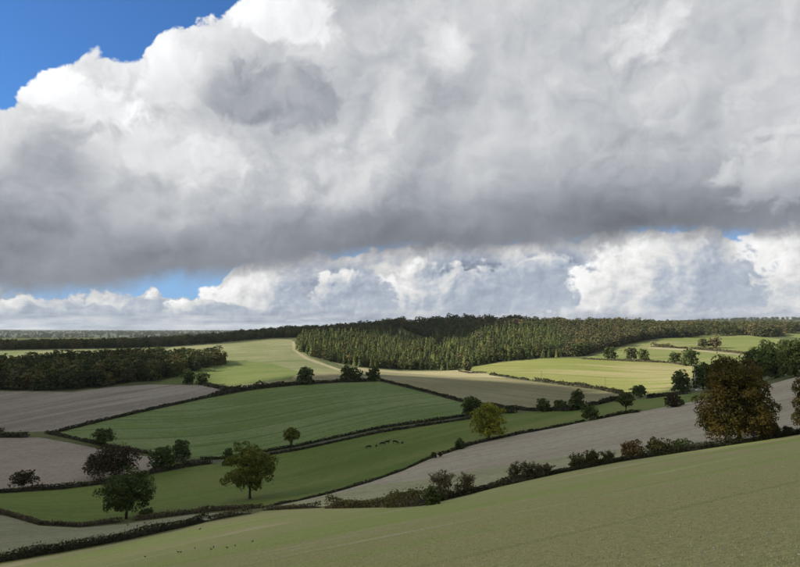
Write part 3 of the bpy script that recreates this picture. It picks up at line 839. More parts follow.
put_tree('small_tree', 'leaning green tree with bare trunk on the edge of the drilled field', 'tree', 626, 413, 20, 18, 'midgreen', low=0.25, nl=14)
put_tree('small_tree', 'dark open tree in the hedge corner behind the leaning green tree', 'tree', 640, 399, 12, 18, 'deep', low=0.12, nl=10, dens=0.7)
put_tree('hawthorn_bush', 'low dark bush on the drilled field edge left of the copper tree', 'bush', 673, 407, 13, 17, 'darkcopper', low=0.0, nl=12)
put_tree('hawthorn_bush', 'tiny dark bush beside the low one left of the copper tree', 'bush', 682, 405, 6, 5, 'deep', low=0.0, nl=6)
put_tree('oak_tree', 'dark green tree at the corner of the bright field left of the pole', 'tree', 681, 392, 21, 19, 'deep', low=0.03, nl=16)
put_tree('oak_tree', 'dark tree behind the pale pole and beside the copper tree', 'tree', 703, 389, 26, 22, 'deep', low=0.0, nl=16)
put_tree('oak_tree', 'dark tree half hidden behind the crown of the copper tree', 'tree', 722, 388, 28, 24, 'deep', low=0.0, nl=16)
for k, (px, py, h, w, m, t) in enumerate([(610, 359.5, 12, 13, 'midgreen', 'round sunlit green tree nearest the wood on the top of the bright field'), (631, 360, 12.5, 12, 'russet', 'thin two stemmed brownish tree on the top hedge of the bright field'), (644, 361, 11, 12, 'midgreen', 'dark green tree third from the wood on the top hedge of the bright field'),
                                       (675, 363, 10.5, 12, 'midgreen', 'small green bush like tree left of the larger one above the bright field'), (691, 366, 16, 19, 'midgreen', 'larger spreading green tree at the top right corner of the bright field')]):
    put_tree('hedgerow_tree', t, 'tree', px, py, h, w, m, low=0.03, nl=12, group='trees along the top of the bright field')
put_tree('beech_tree', 'left one of two rounded brown trees on the meadow', 'tree', 703, 347.5, 9.5, 11, 'russet', low=0.02, nl=12, group='pair of brown trees')
put_tree('beech_tree', 'right one of two rounded brown trees on the meadow', 'tree', 715, 347.8, 10.5, 12, 'russet', low=0.02, nl=12, group='pair of brown trees')
put_tree('hedgerow_tree', 'dark round tree on the hedge above the corn field below the hilltop', 'tree', 305, 384, 17, 18, 'deep', low=0.0, nl=16, style='dome')
put_tree('hedgerow_tree', 'wide green tree left of its twin on the corn field hedge', 'tree', 350, 381, 14, 22, 'midgreen', low=0.0, nl=14, style='dome')
put_tree('hedgerow_tree', 'rounded green tree at the right end of the corn field hedge', 'tree', 373, 381, 14.5, 14, 'midgreen', low=0.0, nl=14)
put_tree('hedgerow_tree', 'dark bushy tree at the right end of the left wood', 'tree', 188, 384, 15, 13, 'deep', low=0.0, nl=14)
put_tree('hedgerow_tree', 'lower rounded bush tree beside the dark one at the wood end', 'tree', 202, 385, 12, 14, 'midgreen', low=0.0, nl=12)
put_tree('small_tree', 'small tan tree alone below the conifer slope', 'tree', 467, 372.5, 10, 11, 'russet', low=0.1, nl=10, dens=0.8)
for k, (px, py, h, w, m, t) in enumerate([(757, 377, 28, 30, 'deep', 'dark low tree right behind the copper tree crown'), (775, 378, 31, 30, 'deep', 'dark tree above the drilled field between the two copper trees'), (797, 376, 34, 32, 'midgreen', 'tall green tree at the right end of the trees above the drilled field')]):
    put_tree('oak_tree', t, 'tree', px, py, h, w, m, low=0.0, nl=18, group='trees above the drilled field')
for k, (px, py, h, w, m, t) in enumerate([(768, 366, 24, 20, 'midgreen', 'pale olive tree rising behind the dark trees at right'), (786, 366, 27, 24, 'midgreen', 'broad olive tree rising behind the dark trees near the right edge'), (806, 364, 25, 26, 'midgreen', 'olive tree behind the dark trees cut by the right edge')]):
    put_tree('oak_tree', t, 'tree', px, py, h, w, m, low=0.0, nl=18, group='olive trees behind the dark ones at right')
put_tree('hawthorn_bush', 'round dark bush below the yellow green tree at the pasture edge', 'bush', 460, 449, 9, 11, 'deep', low=0.0, nl=10, style='dome')
put_tree('hawthorn_bush', 'tiny bush left of the round dark one on the pasture edge', 'bush', 434, 458, 5, 7, 'darkcopper', low=0.1, nl=6)
put_tree('hawthorn_bush', 'tiny bush touching its neighbour on the pasture edge', 'bush', 440, 457, 5, 6, 'darkcopper', low=0.1, nl=6)
put_tree('hawthorn_bush', 'low dark bush at the foot of the dense dark green tree', 'bush', 146, 518, 9, 14, 'deep', low=0.0, nl=10, style='dome')

# shrubs along the long hedge at the foot of the foreground field
put_tree('ivy_bush', 'dense dark green bush where the long front hedge starts to climb', 'bush', 431, 505, 19, 17, 'deep', low=0.0, nl=12)
put_bush('tall half bare bush rising from the ivy clad one in the front hedge', 443, 500.5, 24, 25, leafs=1500, n_st=12)
put_bush('thin half bare bush right of the ivy clad one in the front hedge', 465, 495, 17, 24, leafs=1200)
put_bush('leftmost bare bush of the three in the middle of the front hedge', 516, 481.5, 14, 17, leafs=900)
put_bush('middle bare bush of the three in the middle of the front hedge', 530, 479, 13, 18, leafs=1100)
put_bush('rightmost bare bush of the three in the middle of the front hedge', 544, 476.5, 10, 18, leafs=1100)
put_bush('olive bush on the front hedge, left of a close pair', 578, 469, 11, 19, 'hedgeolive', leafs=1300)
put_bush('olive bush on the front hedge, right of a close pair', 592, 466.5, 13, 18, 'hedgeolive', leafs=1400)
put_bush('small pale bush on the front hedge beside the orange one', 608, 463, 9, 13, 'hedgeolive', leafs=700)
put_tree('shrub', 'orange tinted shrub on the front hedge', 'bush', 632, 459, 16, 25, 'orange', low=0.0, nl=14, dens=0.8)
put_tree('shrub', 'dark olive shrub right of the orange one on the front hedge', 'bush', 659, 455, 15, 27, 'hedgeolive', low=0.0, nl=14)
put_tree('shrub', 'low dark shrub next to the copper tree on the front hedge', 'bush', 681, 451, 10, 19, 'deep', low=0.0, nl=12)
put_tree('shrub', 'dark shrub under the right side of the copper tree', 'bush', 772, 438, 13, 14, 'deep', low=0.0, nl=10)
put_tree('shrub', 'low dark shrub on the front hedge near the right edge', 'bush', 788, 435, 8, 11, 'deep', low=0.0, nl=10)

# ------------------------------------------------------------------ hedges
put_hedge('dark hedge sweeping up along the left foot of the foreground field', [(-40, 569), (0, 562), (60, 552), (120, 541), (180, 528), (206, 521.5)], 1.6, 1.8, 'hedge', 1.0, 0.3)
put_hedge('pale scrubby end of the dark hedge left of the foreground field', [(208, 521), (230, 517), (250, 513.5)], 1.5, 2.0, 'hedgebrown', 0.7, 0.5)
put_hedge('neat curved brown hedge below the valley pasture on the left', [(-140, 500), (0, 513.5), (20, 519), (40, 525), (80, 527), (122, 522.5)], 1.25, 1.3, 'hedgebrown', 1.0, 0.12)
put_hedge('brown hedge continuing right from the two trunked tree', [(134, 521), (160, 518), (190, 514), (220, 511), (262, 508)], 1.3, 1.3, 'hedgebrown', 1.0, 0.2)
put_hedge('low scrub at the corner where the front hedge bends', [(264, 510.5), (290, 509), (321, 507.5)], 1.0, 1.4, 'hedgebrown', 0.8, 0.6)
put_hedge('thick square olive hedge in the middle of the front', [(326, 508.5), (360, 508), (400, 507), (424, 505.5)], 2.0, 1.8, 'hedgeolive', 1.1, 0.12)
put_hedge('long low dark hedge climbing right along the foreground field', [(426, 504.5), (460, 496.5), (500, 486.5), (560, 473), (620, 461.5), (660, 455.5), (700, 449.5), (760, 440.5), (800, 434), (850, 425)], 1.25, 1.7, 'hedge', 1.1, 0.45)
put_hedge('thick dark hedge between the brown field and the valley pasture', [(-140, 497), (0, 493), (60, 489), (110, 483), (150, 474), (185, 467), (212, 463.5)], 1.7, 2.2, 'hedge', 0.9, 0.35)
put_hedge('upper hedge of the pair lining the curved lane', [(200, 459.5), (228, 459), (265, 452), (300, 446), (340, 437), (380, 428.5), (430, 421.5), (468, 416)], 1.35, 1.6, 'hedge', 0.9, 0.2)
put_hedge('lower hedge of the pair lining the curved lane', [(236, 462.5), (265, 456), (300, 450), (340, 441.3), (380, 432.8), (430, 425), (470, 419)], 1.1, 1.4, 'hedge', 0.9, 0.2)
put_hedge('hedge between the brown field and the lower tip of the corn field', [(46, 433), (80, 440.5), (110, 447.5), (150, 454), (168, 458)], 1.5, 2.0, 'hedge', 0.9, 0.3)
put_hedge('dark block of hedge at the left edge beyond the brown field', [(-120, 437), (0, 437), (28, 437.3)], 2.2, 3.0, 'hedge', 0.9, 0.15)
put_hedge('short thin hedge behind the dark block at the left edge', [(-120, 432), (4, 431.5)], 1.5, 2.0, 'hedge', 0.9, 0.15)
put_hedge('straight dark hedge between the ploughed field and the corn field', [(54, 433), (100, 421.5), (150, 410), (210, 397)], 1.6, 2.0, 'hedge', 0.9, 0.15)
put_hedge('ragged thick hedge along the top left of the corn field', [(210, 397), (235, 392), (260, 388.5), (296, 385)], 3.8, 4.0, 'hedge', 0.9, 0.5)
put_hedge('dark hedge along the top right of the corn field', [(296, 385), (340, 382.3), (378, 381)], 3.0, 3.0, 'hedge', 0.9, 0.3)
put_hedge('thin hedge running down between the corn field and the tan stubble', [(380, 380.5), (400, 385.5), (430, 393), (462, 402)], 1.9, 2.0, 'hedge', 0.9, 0.2)
put_hedge('hedge under the tan stubble between the dark trees', [(474, 404), (490, 407.5), (530, 411), (570, 411), (600, 404), (625, 398)], 2.2, 2.4, 'hedge', 0.9, 0.35)
put_hedge('dark scrub behind the yellow green tree', [(482, 411.5), (500, 413), (516, 413)], 3.0, 5.0, 'hedge', 0.9, 0.4)
put_hedge('hedge along the lower edge of the bright sunlit field, left stretch', [(490, 375), (510, 378), (529, 380.3)], 2.0, 2.0, 'hedge', 0.9, 0.3)
put_hedge('hedge along the lower edge of the bright sunlit field, right stretch', [(534, 381), (570, 385.5), (600, 389.7), (622, 394.3)], 3.0, 3.0, 'hedge', 0.9, 0.15)
put_hedge('hedge from the dark open tree towards the pale pole', [(648, 398.5), (668, 396), (690, 393.8)], 2.2, 2.4, 'hedge', 0.9, 0.15)
put_hedge('low dark hedge between the pasture and the drilled field, lower stretch', [(264, 508), (300, 500.5), (330, 493.5), (370, 482), (400, 471.5), (432, 457.5)], 0.6, 1.2, 'hedge', 0.8, 0.5)
put_hedge('low dark hedge between the pasture and the drilled field, upper stretch', [(442, 454.5), (466, 446.5), (480, 442.8), (520, 434), (560, 426.8), (584, 421.5)], 1.0, 1.6, 'hedge', 0.9, 0.5)
put_hedge('low dark hedge right of the round bush on the drilled field edge', [(598, 419), (620, 414.5), (640, 412)], 1.1, 1.8, 'hedge', 0.9, 0.3)
put_hedge('thin brown hedge along the top of the bright sunlit field', [(582, 359), (600, 360), (640, 361.7), (668, 363), (690, 366)], 1.6, 2.2, 'hedgebrown', 0.9, 0.4)
put_hedge('row of bushes across the meadow', [(651, 346.5), (660, 347), (675, 348), (688, 348.8)], 5.5, 6.0, 'hedgeolive', 0.9, 0.6)
put_hedge('lower scrubby hedge continuing across the meadow to the right', [(689, 348.9), (710, 350.5), (735, 352.8), (762, 356)], 3.0, 4.0, 'hedgebrown', 0.9, 0.6)
put_hedge('dark hedge below the green slope left of the hilltop field', [(206, 386), (222, 389), (238, 391)], 2.5, 3.5, 'hedge', 0.9, 0.3)
put_hedge('low brown hedge by the small tan tree', [(458, 371), (470, 373.5), (487, 373)], 1.3, 2.0, 'hedgebrown', 0.8, 0.4)

# ------------------------------------------------------------------ the woods
def wood_tree(kind, seed):
    """A small tree of a wood: leaves and stem in one mesh."""
    rng = np.random.default_rng(seed)
    if kind == 'conifer':
        H = 1.0; n = 330; z = 1 - rng.uniform(0.0, 1, n) ** 0.62 * 0.93; z = np.clip(z, 0.06, 1.0)
        r0 = 0.185 * (1 - z) ** 0.8 + 0.012; lay = 0.75 + 0.35 * np.abs(np.sin(z * 34 + seed))
        th = rng.uniform(0, 6.283, n); r = r0 * lay * rng.uniform(0.55, 1.05, n)
        C = np.stack([np.cos(th) * r, np.sin(th) * r, z - r * 0.35], -1); D = np.stack([np.cos(th), np.sin(th), np.full(n, 0.55)], -1)
        V, F, T = leaves(rng, C, unit(D), 0.068 - 0.040 * z, 0.22)
        tV, tF = tube([(0, 0, -0.03), (0, 0, 0.5), (0, 0, 0.98)], [0.018, 0.011, 0.003], 4)
    else:
        L = lobes_of(rng, 0.78 if kind == 'broad' else 0.55, 1.0, 15, 0.06, 'round' if kind == 'broad' else 'tall')
        V, F, T = crown(rng, L, 620, 0.046, 1.0, 0.4, sub=4)
        tV, tF, _ = trunk_of(rng, L[:4], 1.0, 0.022, 0.06)
    V2_, F2_, T2_ = merge([(V, F, T), (tV, tF)])
    return V2_, F2_, T2_, np.concatenate([np.zeros(len(F), int), np.ones(len(tF), int)])


PROTO = {}
for kind, mat, k in (('conifer', 'needle', 4), ('broad', 'wood', 5), ('broad', 'russet', 4), ('tall', 'wood', 3), ('tall', 'larch', 2)):
    for i in range(k):
        v, f, t, mi = wood_tree(kind, 11 + i * 7 + len(PROTO))
        PROTO.setdefault((kind, mat), []).append(mesh_from('%s_tree' % kind, v, f, [M[mat], M['bark']], mi, tint=t))


def scatter(pts, gap, rng):
    P = np.array(pts); lo, hi = P.min(0), P.max(0)
    nx, ny = int((hi[0] - lo[0]) / gap) + 1, int((hi[1] - lo[1]) / gap) + 1
    g = np.stack(np.meshgrid(np.arange(nx), np.arange(ny)), -1).reshape(-1, 2).astype(float)
    g[:, 0] += 0.5 * (g[:, 1] % 2)
    g = lo + (g + rng.uniform(-0.38, 0.38, g.shape)) * gap
    return g[inside(g, [tuple(p) for p in pts])]


def instances(name, label, items, key):
    """The rest of a wood that nobody could count: points carrying trees."""
    pr = PROTO[key]; hold = FIRST[key]
    me = bpy.data.meshes.new(name); me.vertices.add(len(items)); me.vertices.foreach_set('co', np.array([(i[0], i[1], i[2]) for i in items], np.float32).ravel())
    for nm, ty, va in (('size', 'FLOAT_VECTOR', [(i[4], i[4], i[3]) for i in items]), ('turn', 'FLOAT_VECTOR', [(0, 0, i[5]) for i in items])):
        a = me.attributes.new(nm, ty, 'POINT'); a.data.foreach_set('vector', np.array(va, np.float32).ravel())
    a = me.attributes.new('pick', 'INT', 'POINT'); a.data.foreach_set('value', np.array([i[6] for i in items], np.int32))
    o = link(name, me); ng = bpy.data.node_groups.new(name, 'GeometryNodeTree')
    ng.interface.new_socket('Geometry', in_out='INPUT', socket_type='NodeSocketGeometry'); ng.interface.new_socket('Geometry', in_out='OUTPUT', socket_type='NodeSocketGeometry')
    nd = ng.nodes; gi, go = nd.new('NodeGroupInput'), nd.new('NodeGroupOutput')
    jn = nd.new('GeometryNodeJoinGeometry')
    for ob in reversed(hold):
        oi = nd.new('GeometryNodeObjectInfo'); oi.inputs['Object'].default_value = ob; oi.inputs['As Instance'].default_value = True
        ng.links.new(oi.outputs['Geometry'], jn.inputs[0])
    ip = nd.new('GeometryNodeInstanceOnPoints'); ip.inputs['Pick Instance'].default_value = True
    ng.links.new(gi.outputs[0], ip.inputs['Points']); ng.links.new(jn.outputs[0], ip.inputs['Instance'])
    for nm, ty, sk in (('size', 'FLOAT_VECTOR', 'Scale'), ('turn', 'FLOAT_VECTOR', 'Rotation'), ('pick', 'INT', 'Instance Index')):
        na = nd.new('GeometryNodeInputNamedAttribute'); na.data_type = ty; na.inputs['Name'].default_value = nm
        ng.links.new(na.outputs['Attribute'], ip.inputs[sk])
    ng.links.new(ip.outputs[0], go.inputs[0])
    md = o.modifiers.new('trees', 'NODES'); md.node_group = ng
    return tag(o, label, None, None, 'stuff')


FIRST = {}
PLAN = {   # wood: spacing m, height m, crown width / height factor by kind, mix of kinds
    'left': (8.6, 14.5), 'spur': (6.8, 14.5), 'slope': (7.4, 15.5), 'ridge': (8.0, 10.5), 'right': (10.5, 18.0)}


def choose(wood, x, y, rng, pts):
    u = x / y; px = 400 + u * F_PX; r = rng.uniform()
    if wood == 'left':
        if px > 155: return ('tall', 'larch') if r < 0.28 else ('tall', 'wood') if r < 0.5 else ('broad', 'wood') if r < 0.9 else ('conifer', 'needle')
        return ('conifer', 'needle') if r < 0.22 and y > 470 else ('tall', 'wood') if r < 0.42 else ('broad', 'russet') if r < 0.48 else ('broad', 'wood')
    if wood == 'spur':
        edge_ = y < 760
        if edge_ and r < 0.45: return ('broad', 'wood')
        return ('conifer', 'needle') if r < 0.95 else ('tall', 'larch')
    if wood == 'slope':
        con = 1.0 if px < 560 and y < 1010 else 0.15 if px < 560 else 0.0
        if y < 800 and r < 0.25: return ('broad', 'wood')
        if r < con * 0.95: return ('conifer', 'needle')
        return ('broad', 'russet') if rng.uniform() < (0.75 if px > 540 else 0.5) else ('broad', 'wood')
    if wood == 'ridge': return ('broad', 'wood') if r < 0.7 else ('tall', 'wood') if r < 0.85 else ('broad', 'russet')
    return ('broad', 'russet') if r < 0.4 else ('broad', 'wood') if r < 0.8 else ('tall', 'wood')


SAY = {'left': 'of the dark left wood', 'spur': 'of the plantation right of the hilltop', 'slope': 'of the large central wooded slope', 'ridge': 'on the long left skyline ridge', 'right': 'of the woods beyond the right meadow'}
KIND = {('conifer', 'needle'): ('conifer', 'dark green pointed conifer'), ('broad', 'wood'): ('broadleaf_tree', 'green broadleaf tree'), ('broad', 'russet'): ('broadleaf_tree', 'brownish broadleaf tree'),
        ('tall', 'wood'): ('broadleaf_tree', 'slender green tree'), ('tall', 'larch'): ('larch', 'slender golden larch')}
SPAN = {'left': (0, 228), 'spur': (298, 460), 'slope': (400, 660), 'ridge': (0, 395), 'right': (655, 800)}
QUOTA = {'left': 165, 'spur': 150, 'slope': 150, 'ridge': 45, 'right': 50}
rngw = np.random.default_rng(5)
rest = {}
for wood, pts in WOODS.items():
    gap, H = PLAN[wood]
    P = scatter(pts, gap, rngw); P = P[np.argsort(P[:, 1])]
    # trees seen largest stand at the near edge of a wood: nearest in each sight line first
    u = np.round(P[:, 0] / P[:, 1] * F_PX / 4).astype(int); rank = np.zeros(len(P), int); seen = {}
    for i, c in enumerate(u): rank[i] = seen.get(c, 0); seen[c] = rank[i] + 1
    front = np.zeros(len(P), bool); front[np.lexsort((P[:, 1], rank))[:QUOTA[wood]]] = True
    Z = height(P[:, 0], P[:, 1])
    for (x, y), z, fr in zip(P, Z, front):
        key = choose(wood, x, y, rngw, pts)
        h = H * rngw.uniform(0.66, 1.22) * (0.75 if key[0] == 'broad' and wood == 'spur' else 1.0) * (0.85 if wood in ('left',) and y < 445 else 1.0)
        w = h * rngw.uniform(1.05, 1.6)
        pk = int(rngw.integers(0, len(PROTO[key]))); rz = rngw.uniform(0, 6.28)
        new_proto = len(FIRST.get(key, [])) <= pk and fr
        if fr or False:
            nm, lb = KIND[key]
            o = link(nm, PROTO[key][pk], loc=(x, y, z - 0.1)); o.scale = (w, w, h); o.rotation_euler.z = rz
            pxx = 400 + x / y * F_PX; lo_, hi_ = SPAN[wood]; part = ('left', 'middle', 'right')[int(np.clip((pxx - lo_) / (hi_ - lo_) * 3, 0, 2))]
            tag(o, ('%s at the edge %s, %s third' if wood != 'ridge' else '%s %s, %s third') % (lb, SAY[wood], part), 'tree', part + ' third: ' + ('%ss %s' % (KIND[key][1], SAY[wood])).replace('larchs', 'larches'))
            FIRST.setdefault(key, {}).setdefault(pk, o)
        else:
            rest.setdefault((wood, key), []).append((x, y, z - 0.1, h, w, rz, pk))
for key, pr in PROTO.items():
    d = FIRST.setdefault(key, {}); FIRST[key] = [d.get(i) or next(iter(d.values())) for i in range(len(pr))]
NAME = {'left': 'dark_wood', 'spur': 'plantation', 'slope': 'wooded_slope', 'ridge': 'ridge_wood', 'right': 'far_wood'}
for (wood, key), items in rest.items():
    instances(NAME[wood], ('dense mass of %ss %s' % (KIND[key][1], SAY[wood].replace('of the', 'deep in the', 1))).replace('larchs', 'larches'), items, key)

# far woods scattered over the last hills
far = []
P = np.column_stack([rngw.uniform(-0.95, 0.95, 9000), rngw.uniform(1500, 6500, 9000)]); P[:, 0] *= P[:, 1]
msk = np.sin(P[:, 0] * 0.006 + 3 * np.sin(P[:, 1] * 0.0021)) + np.sin(P[:, 1] * 0.009 + P[:, 0] * 0.0023) > np.where(P[:, 0] > 900, -0.9, -0.2)
P = P[msk]; Z = height(P[:, 0], P[:, 1])
for (x, y), z in zip(P, Z):
    h = rngw.uniform(12, 19); far.append((x, y, z - 0.5, h, h * rngw.uniform(1.1, 2.0), rngw.uniform(0, 6.28), int(rngw.integers(0, 5))))
instances('distant_wood', 'bluish woods scattered over the farthest hills', far, ('broad', 'wood'))

# ------------------------------------------------------------------ unseen clouds overhead on the left, outlined by the shade wanted below
def cloud_mat(name, thin):
    m = material(name); p, x, y = position()
    n = noise(p, 0.012, 5, 0.6)
    surface(mix(n, (0.80, 0.82, 0.85), (0.92, 0.92, 0.93)), 1.0, bump=n, bump_d=8.0, trans=(0.95, 0.94, 0.92), spec=0.0, tf=0.7)
    # thin vapour lets a little of the sun through, unevenly
    o = next(q for q in N.tree.nodes if q.type == 'OUTPUT_MATERIAL'); src = o.inputs[0].links[0].from_socket
    tr = N.new('ShaderNodeBsdfTransparent'); mx = N.new('ShaderNodeMixShader')
    N.put(mx.inputs[0], step(noise(p, 0.004, 3, 0.55), 0.35, 0.7) * 0.12 + thin)
    N.tree.links.new(src, mx.inputs[1]); N.tree.links.new(tr.outputs[0], mx.inputs[2]); N.tree.links.new(mx.outputs[0], o.inputs[0])
    return m


M['cloud'] = cloud_mat('dense_cloud', 0.18); M['thin_cloud'] = cloud_mat('thin_cloud', 0.39)


def shade_cloud(label, shade_px, alt=1000.0, cell=16.0, thick=45.0, mat='cloud'):
    """A flattened cumulus whose shadow falls on the ground inside the given outline."""
    sh = [on_ground(*p) if len(p) == 2 else p[:2] for p in shade_px]
    k = alt / math.tan(SUN_EL); off = (math.sin(SUN_AZ) * k, math.cos(SUN_AZ) * k)
    pts = []
    for x, y in sh:
        up = (CAM_Z - float(height(x, y))) / math.tan(SUN_EL)
        pts.append((x + off[0] + math.sin(SUN_AZ) * up, y + off[1] + math.cos(SUN_AZ) * up))
    # ragged outline
    rng = np.random.default_rng(len(label)); out = []
    for (x0, y0), (x1, y1) in zip(pts, pts[1:] + pts[:1]):
        n = max(1, int(math.hypot(x1 - x0, y1 - y0) / 14))
        for i in range(n): out.append((x0 + (x1 - x0) * i / n, y0 + (y1 - y0) * i / n))
    out = [(x + 5 * math.sin(i * 0.9) + 4 * math.sin(i * 2.3 + 1), y + 5 * math.cos(i * 1.1) + 3 * math.sin(i * 3.1)) for i, (x, y) in enumerate(out)]
    O = np.array(out); lo, hi = O.min(0), O.max(0)
    gx, gy = np.arange(lo[0], hi[0] + cell, cell), np.arange(lo[1], hi[1] + cell, cell)
    G = np.stack(np.meshgrid(gx, gy, indexing='ij'), -1).reshape(-1, 2); ok = inside(G, out)
    G = G[ok]
    vs = [Vector(p) for p in out] + [Vector(p) for p in G]
    if sum(p.x * q.y - q.x * p.y for p, q in zip(vs[:len(out)], vs[1:len(out)] + vs[:1])) < 0: vs[:len(out)] = vs[:len(out)][::-1]
    V, _, F, _, _, _ = delaunay_2d_cdt(vs, [], [list(range(len(out)))], 0, 1e-3)
    V = np.array([tuple(v) for v in V]); F = np.array(F); F = F[inside(V[F].mean(1), out)]
    d = np.min(np.linalg.norm(V[:, None, :] - O[None, ::2], axis=-1), axis=1)
    lump = 0.6 + 0.4 * np.abs(np.sin(V[:, 0] * 0.05 + np.sin(V[:, 1] * 0.04)) * np.sin(V[:, 1] * 0.06 + 1))
    top_z = alt + CAM_Z + thick * (1 - np.exp(-d / 60)) * lump; bot_z = alt + CAM_Z - thick * 0.25 * (1 - np.exp(-d / 40)) * (1.6 - lump)
    n = len(V); VV = np.concatenate([np.column_stack([V, top_z + 1.0]), np.column_stack([V, bot_z - 1.0])]); FF = [F, F[:, ::-1] + n]
    # side wall
    from collections import Counter
    ed = Counter(); dire = {}
    for f in F:
        for a, b in ((f[0], f[1]), (f[1], f[2]), (f[2], f[0])):
            ed[(min(a, b), max(a, b))] += 1; dire[(min(a, b), max(a, b))] = (a, b)
    W_ = [q for e, c in ed.items() if c == 1 for q in ((dire[e][1], dire[e][0], dire[e][0] + n), (dire[e][1], dire[e][0] + n, dire[e][1] + n))]
    o = link('cloud', mesh_from('cloud', VV, np.concatenate(FF + [np.array(W_)]), [M[mat]], smooth=True))
    return tag(o, label, None, None, 'structure')


shade_cloud('flattened cloud shading the valley and the near fields',
            [(-900, 40, 0), (-900, 620, 0), (-360, 650, 0), (0, 361), (60, 358), (120, 358), (170, 362), (190, 374), (200, 383), (230, 388), (262, 381.5), (300, 376.5), (340, 374.5), (380, 374.3), (420, 377), (470, 380), (520, 383.5), (570, 387.5), (610, 394), (650, 396), (672, 391), (690, 379), (725, 370), (770, 371), (810, 373), (860, 372), (330, 330, 0), (420, 200, 0), (420, 150, 0), (200, 140, 0), (60, 128, 0), (-30, 128, 0), (-60, 108, 0), (-150, 70, 0), (-420, 40, 0)])
shade_cloud('thinner cloud shading the foreground slope',
            [(-420, -120, 0), (420, -120, 0), (420, 147, 0), (200, 137, 0), (60, 125, 0), (-30, 125, 0), (-60, 105, 0), (-150, 67, 0), (-420, 37, 0)], mat='thin_cloud')  # unseen cloud split off along the hedge so the foreground shade is lighter
shade_cloud('long thin cloud shading the ridge on the left',
            [(-900, 790, 0), (-520, 780, 0), (-250, 862, 0), (-170, 915, 0), (-60, 975, 0), (5, 985, 0), (50, 925, 0), (110, 930, 0), (160, 1000, 0), (250, 1050, 0), (330, 1180, 0), (260, 1300, 0), (-100, 1300, 0), (-900, 1200, 0)], thick=30)  # unseen cloud, outline stretched over the upper wooded slope to darken it

# ------------------------------------------------------------------ cattle and birds
def plain_mat(name, c, rough=0.7, spec=0.2, var=0.3, scale=6.0):
    m = material(name); p, x, y = position(); n = noise(p, scale, 3, 0.6)
    surface(mix(n, tuple(v * (1 - var) for v in c), tuple(v * (1 + var) for v in c)), rough, spec=spec); return m


M['hide'] = plain_mat('black_hide', (0.016, 0.014, 0.013)); M['feather'] = plain_mat('black_feathers', (0.012, 0.012, 0.014), 0.5)
M['pale_pole'] = plain_mat('weathered_pole', (0.62, 0.61, 0.57), 0.7); M['white_paint'] = plain_mat('white_paint', (0.62, 0.63, 0.64), 0.4, 0.5, 0.05)
M['glass'] = plain_mat('dark_glass', (0.03, 0.035, 0.04), 0.1, 0.5, 0.1); M['rubber'] = plain_mat('rubber', (0.02, 0.02, 0.02), 0.8)
M['timber'] = plain_mat('dark_timber', (0.10, 0.085, 0.065), 0.9)


def skinned(name, verts, edges, radii, mat, root=0, sub=2):
    """One continuous body grown over a skeleton."""
    me = bpy.data.meshes.new(name); me.from_pydata(verts, edges, [])
    o = bpy.data.objects.new(name, me); COL.objects.link(o)
    sk = o.modifiers.new('skin', 'SKIN'); sk.use_smooth_shade = True
    for i, r in enumerate(radii): me.skin_vertices[0].data[i].radius = r if isinstance(r, tuple) else (r, r)
    me.skin_vertices[0].data[root].use_root = True
    ss = o.modifiers.new('sub', 'SUBSURF'); ss.levels = ss.render_levels = sub
    dg = bpy.context.evaluated_depsgraph_get(); ev = o.evaluated_get(dg)
    res = bpy.data.meshes.new_from_object(ev); res.name = name
    COL.objects.unlink(o); bpy.data.objects.remove(o)
    res.materials.clear(); res.materials.append(mat)
    res.polygons.foreach_set('use_smooth', np.ones(len(res.polygons), bool))
    return res


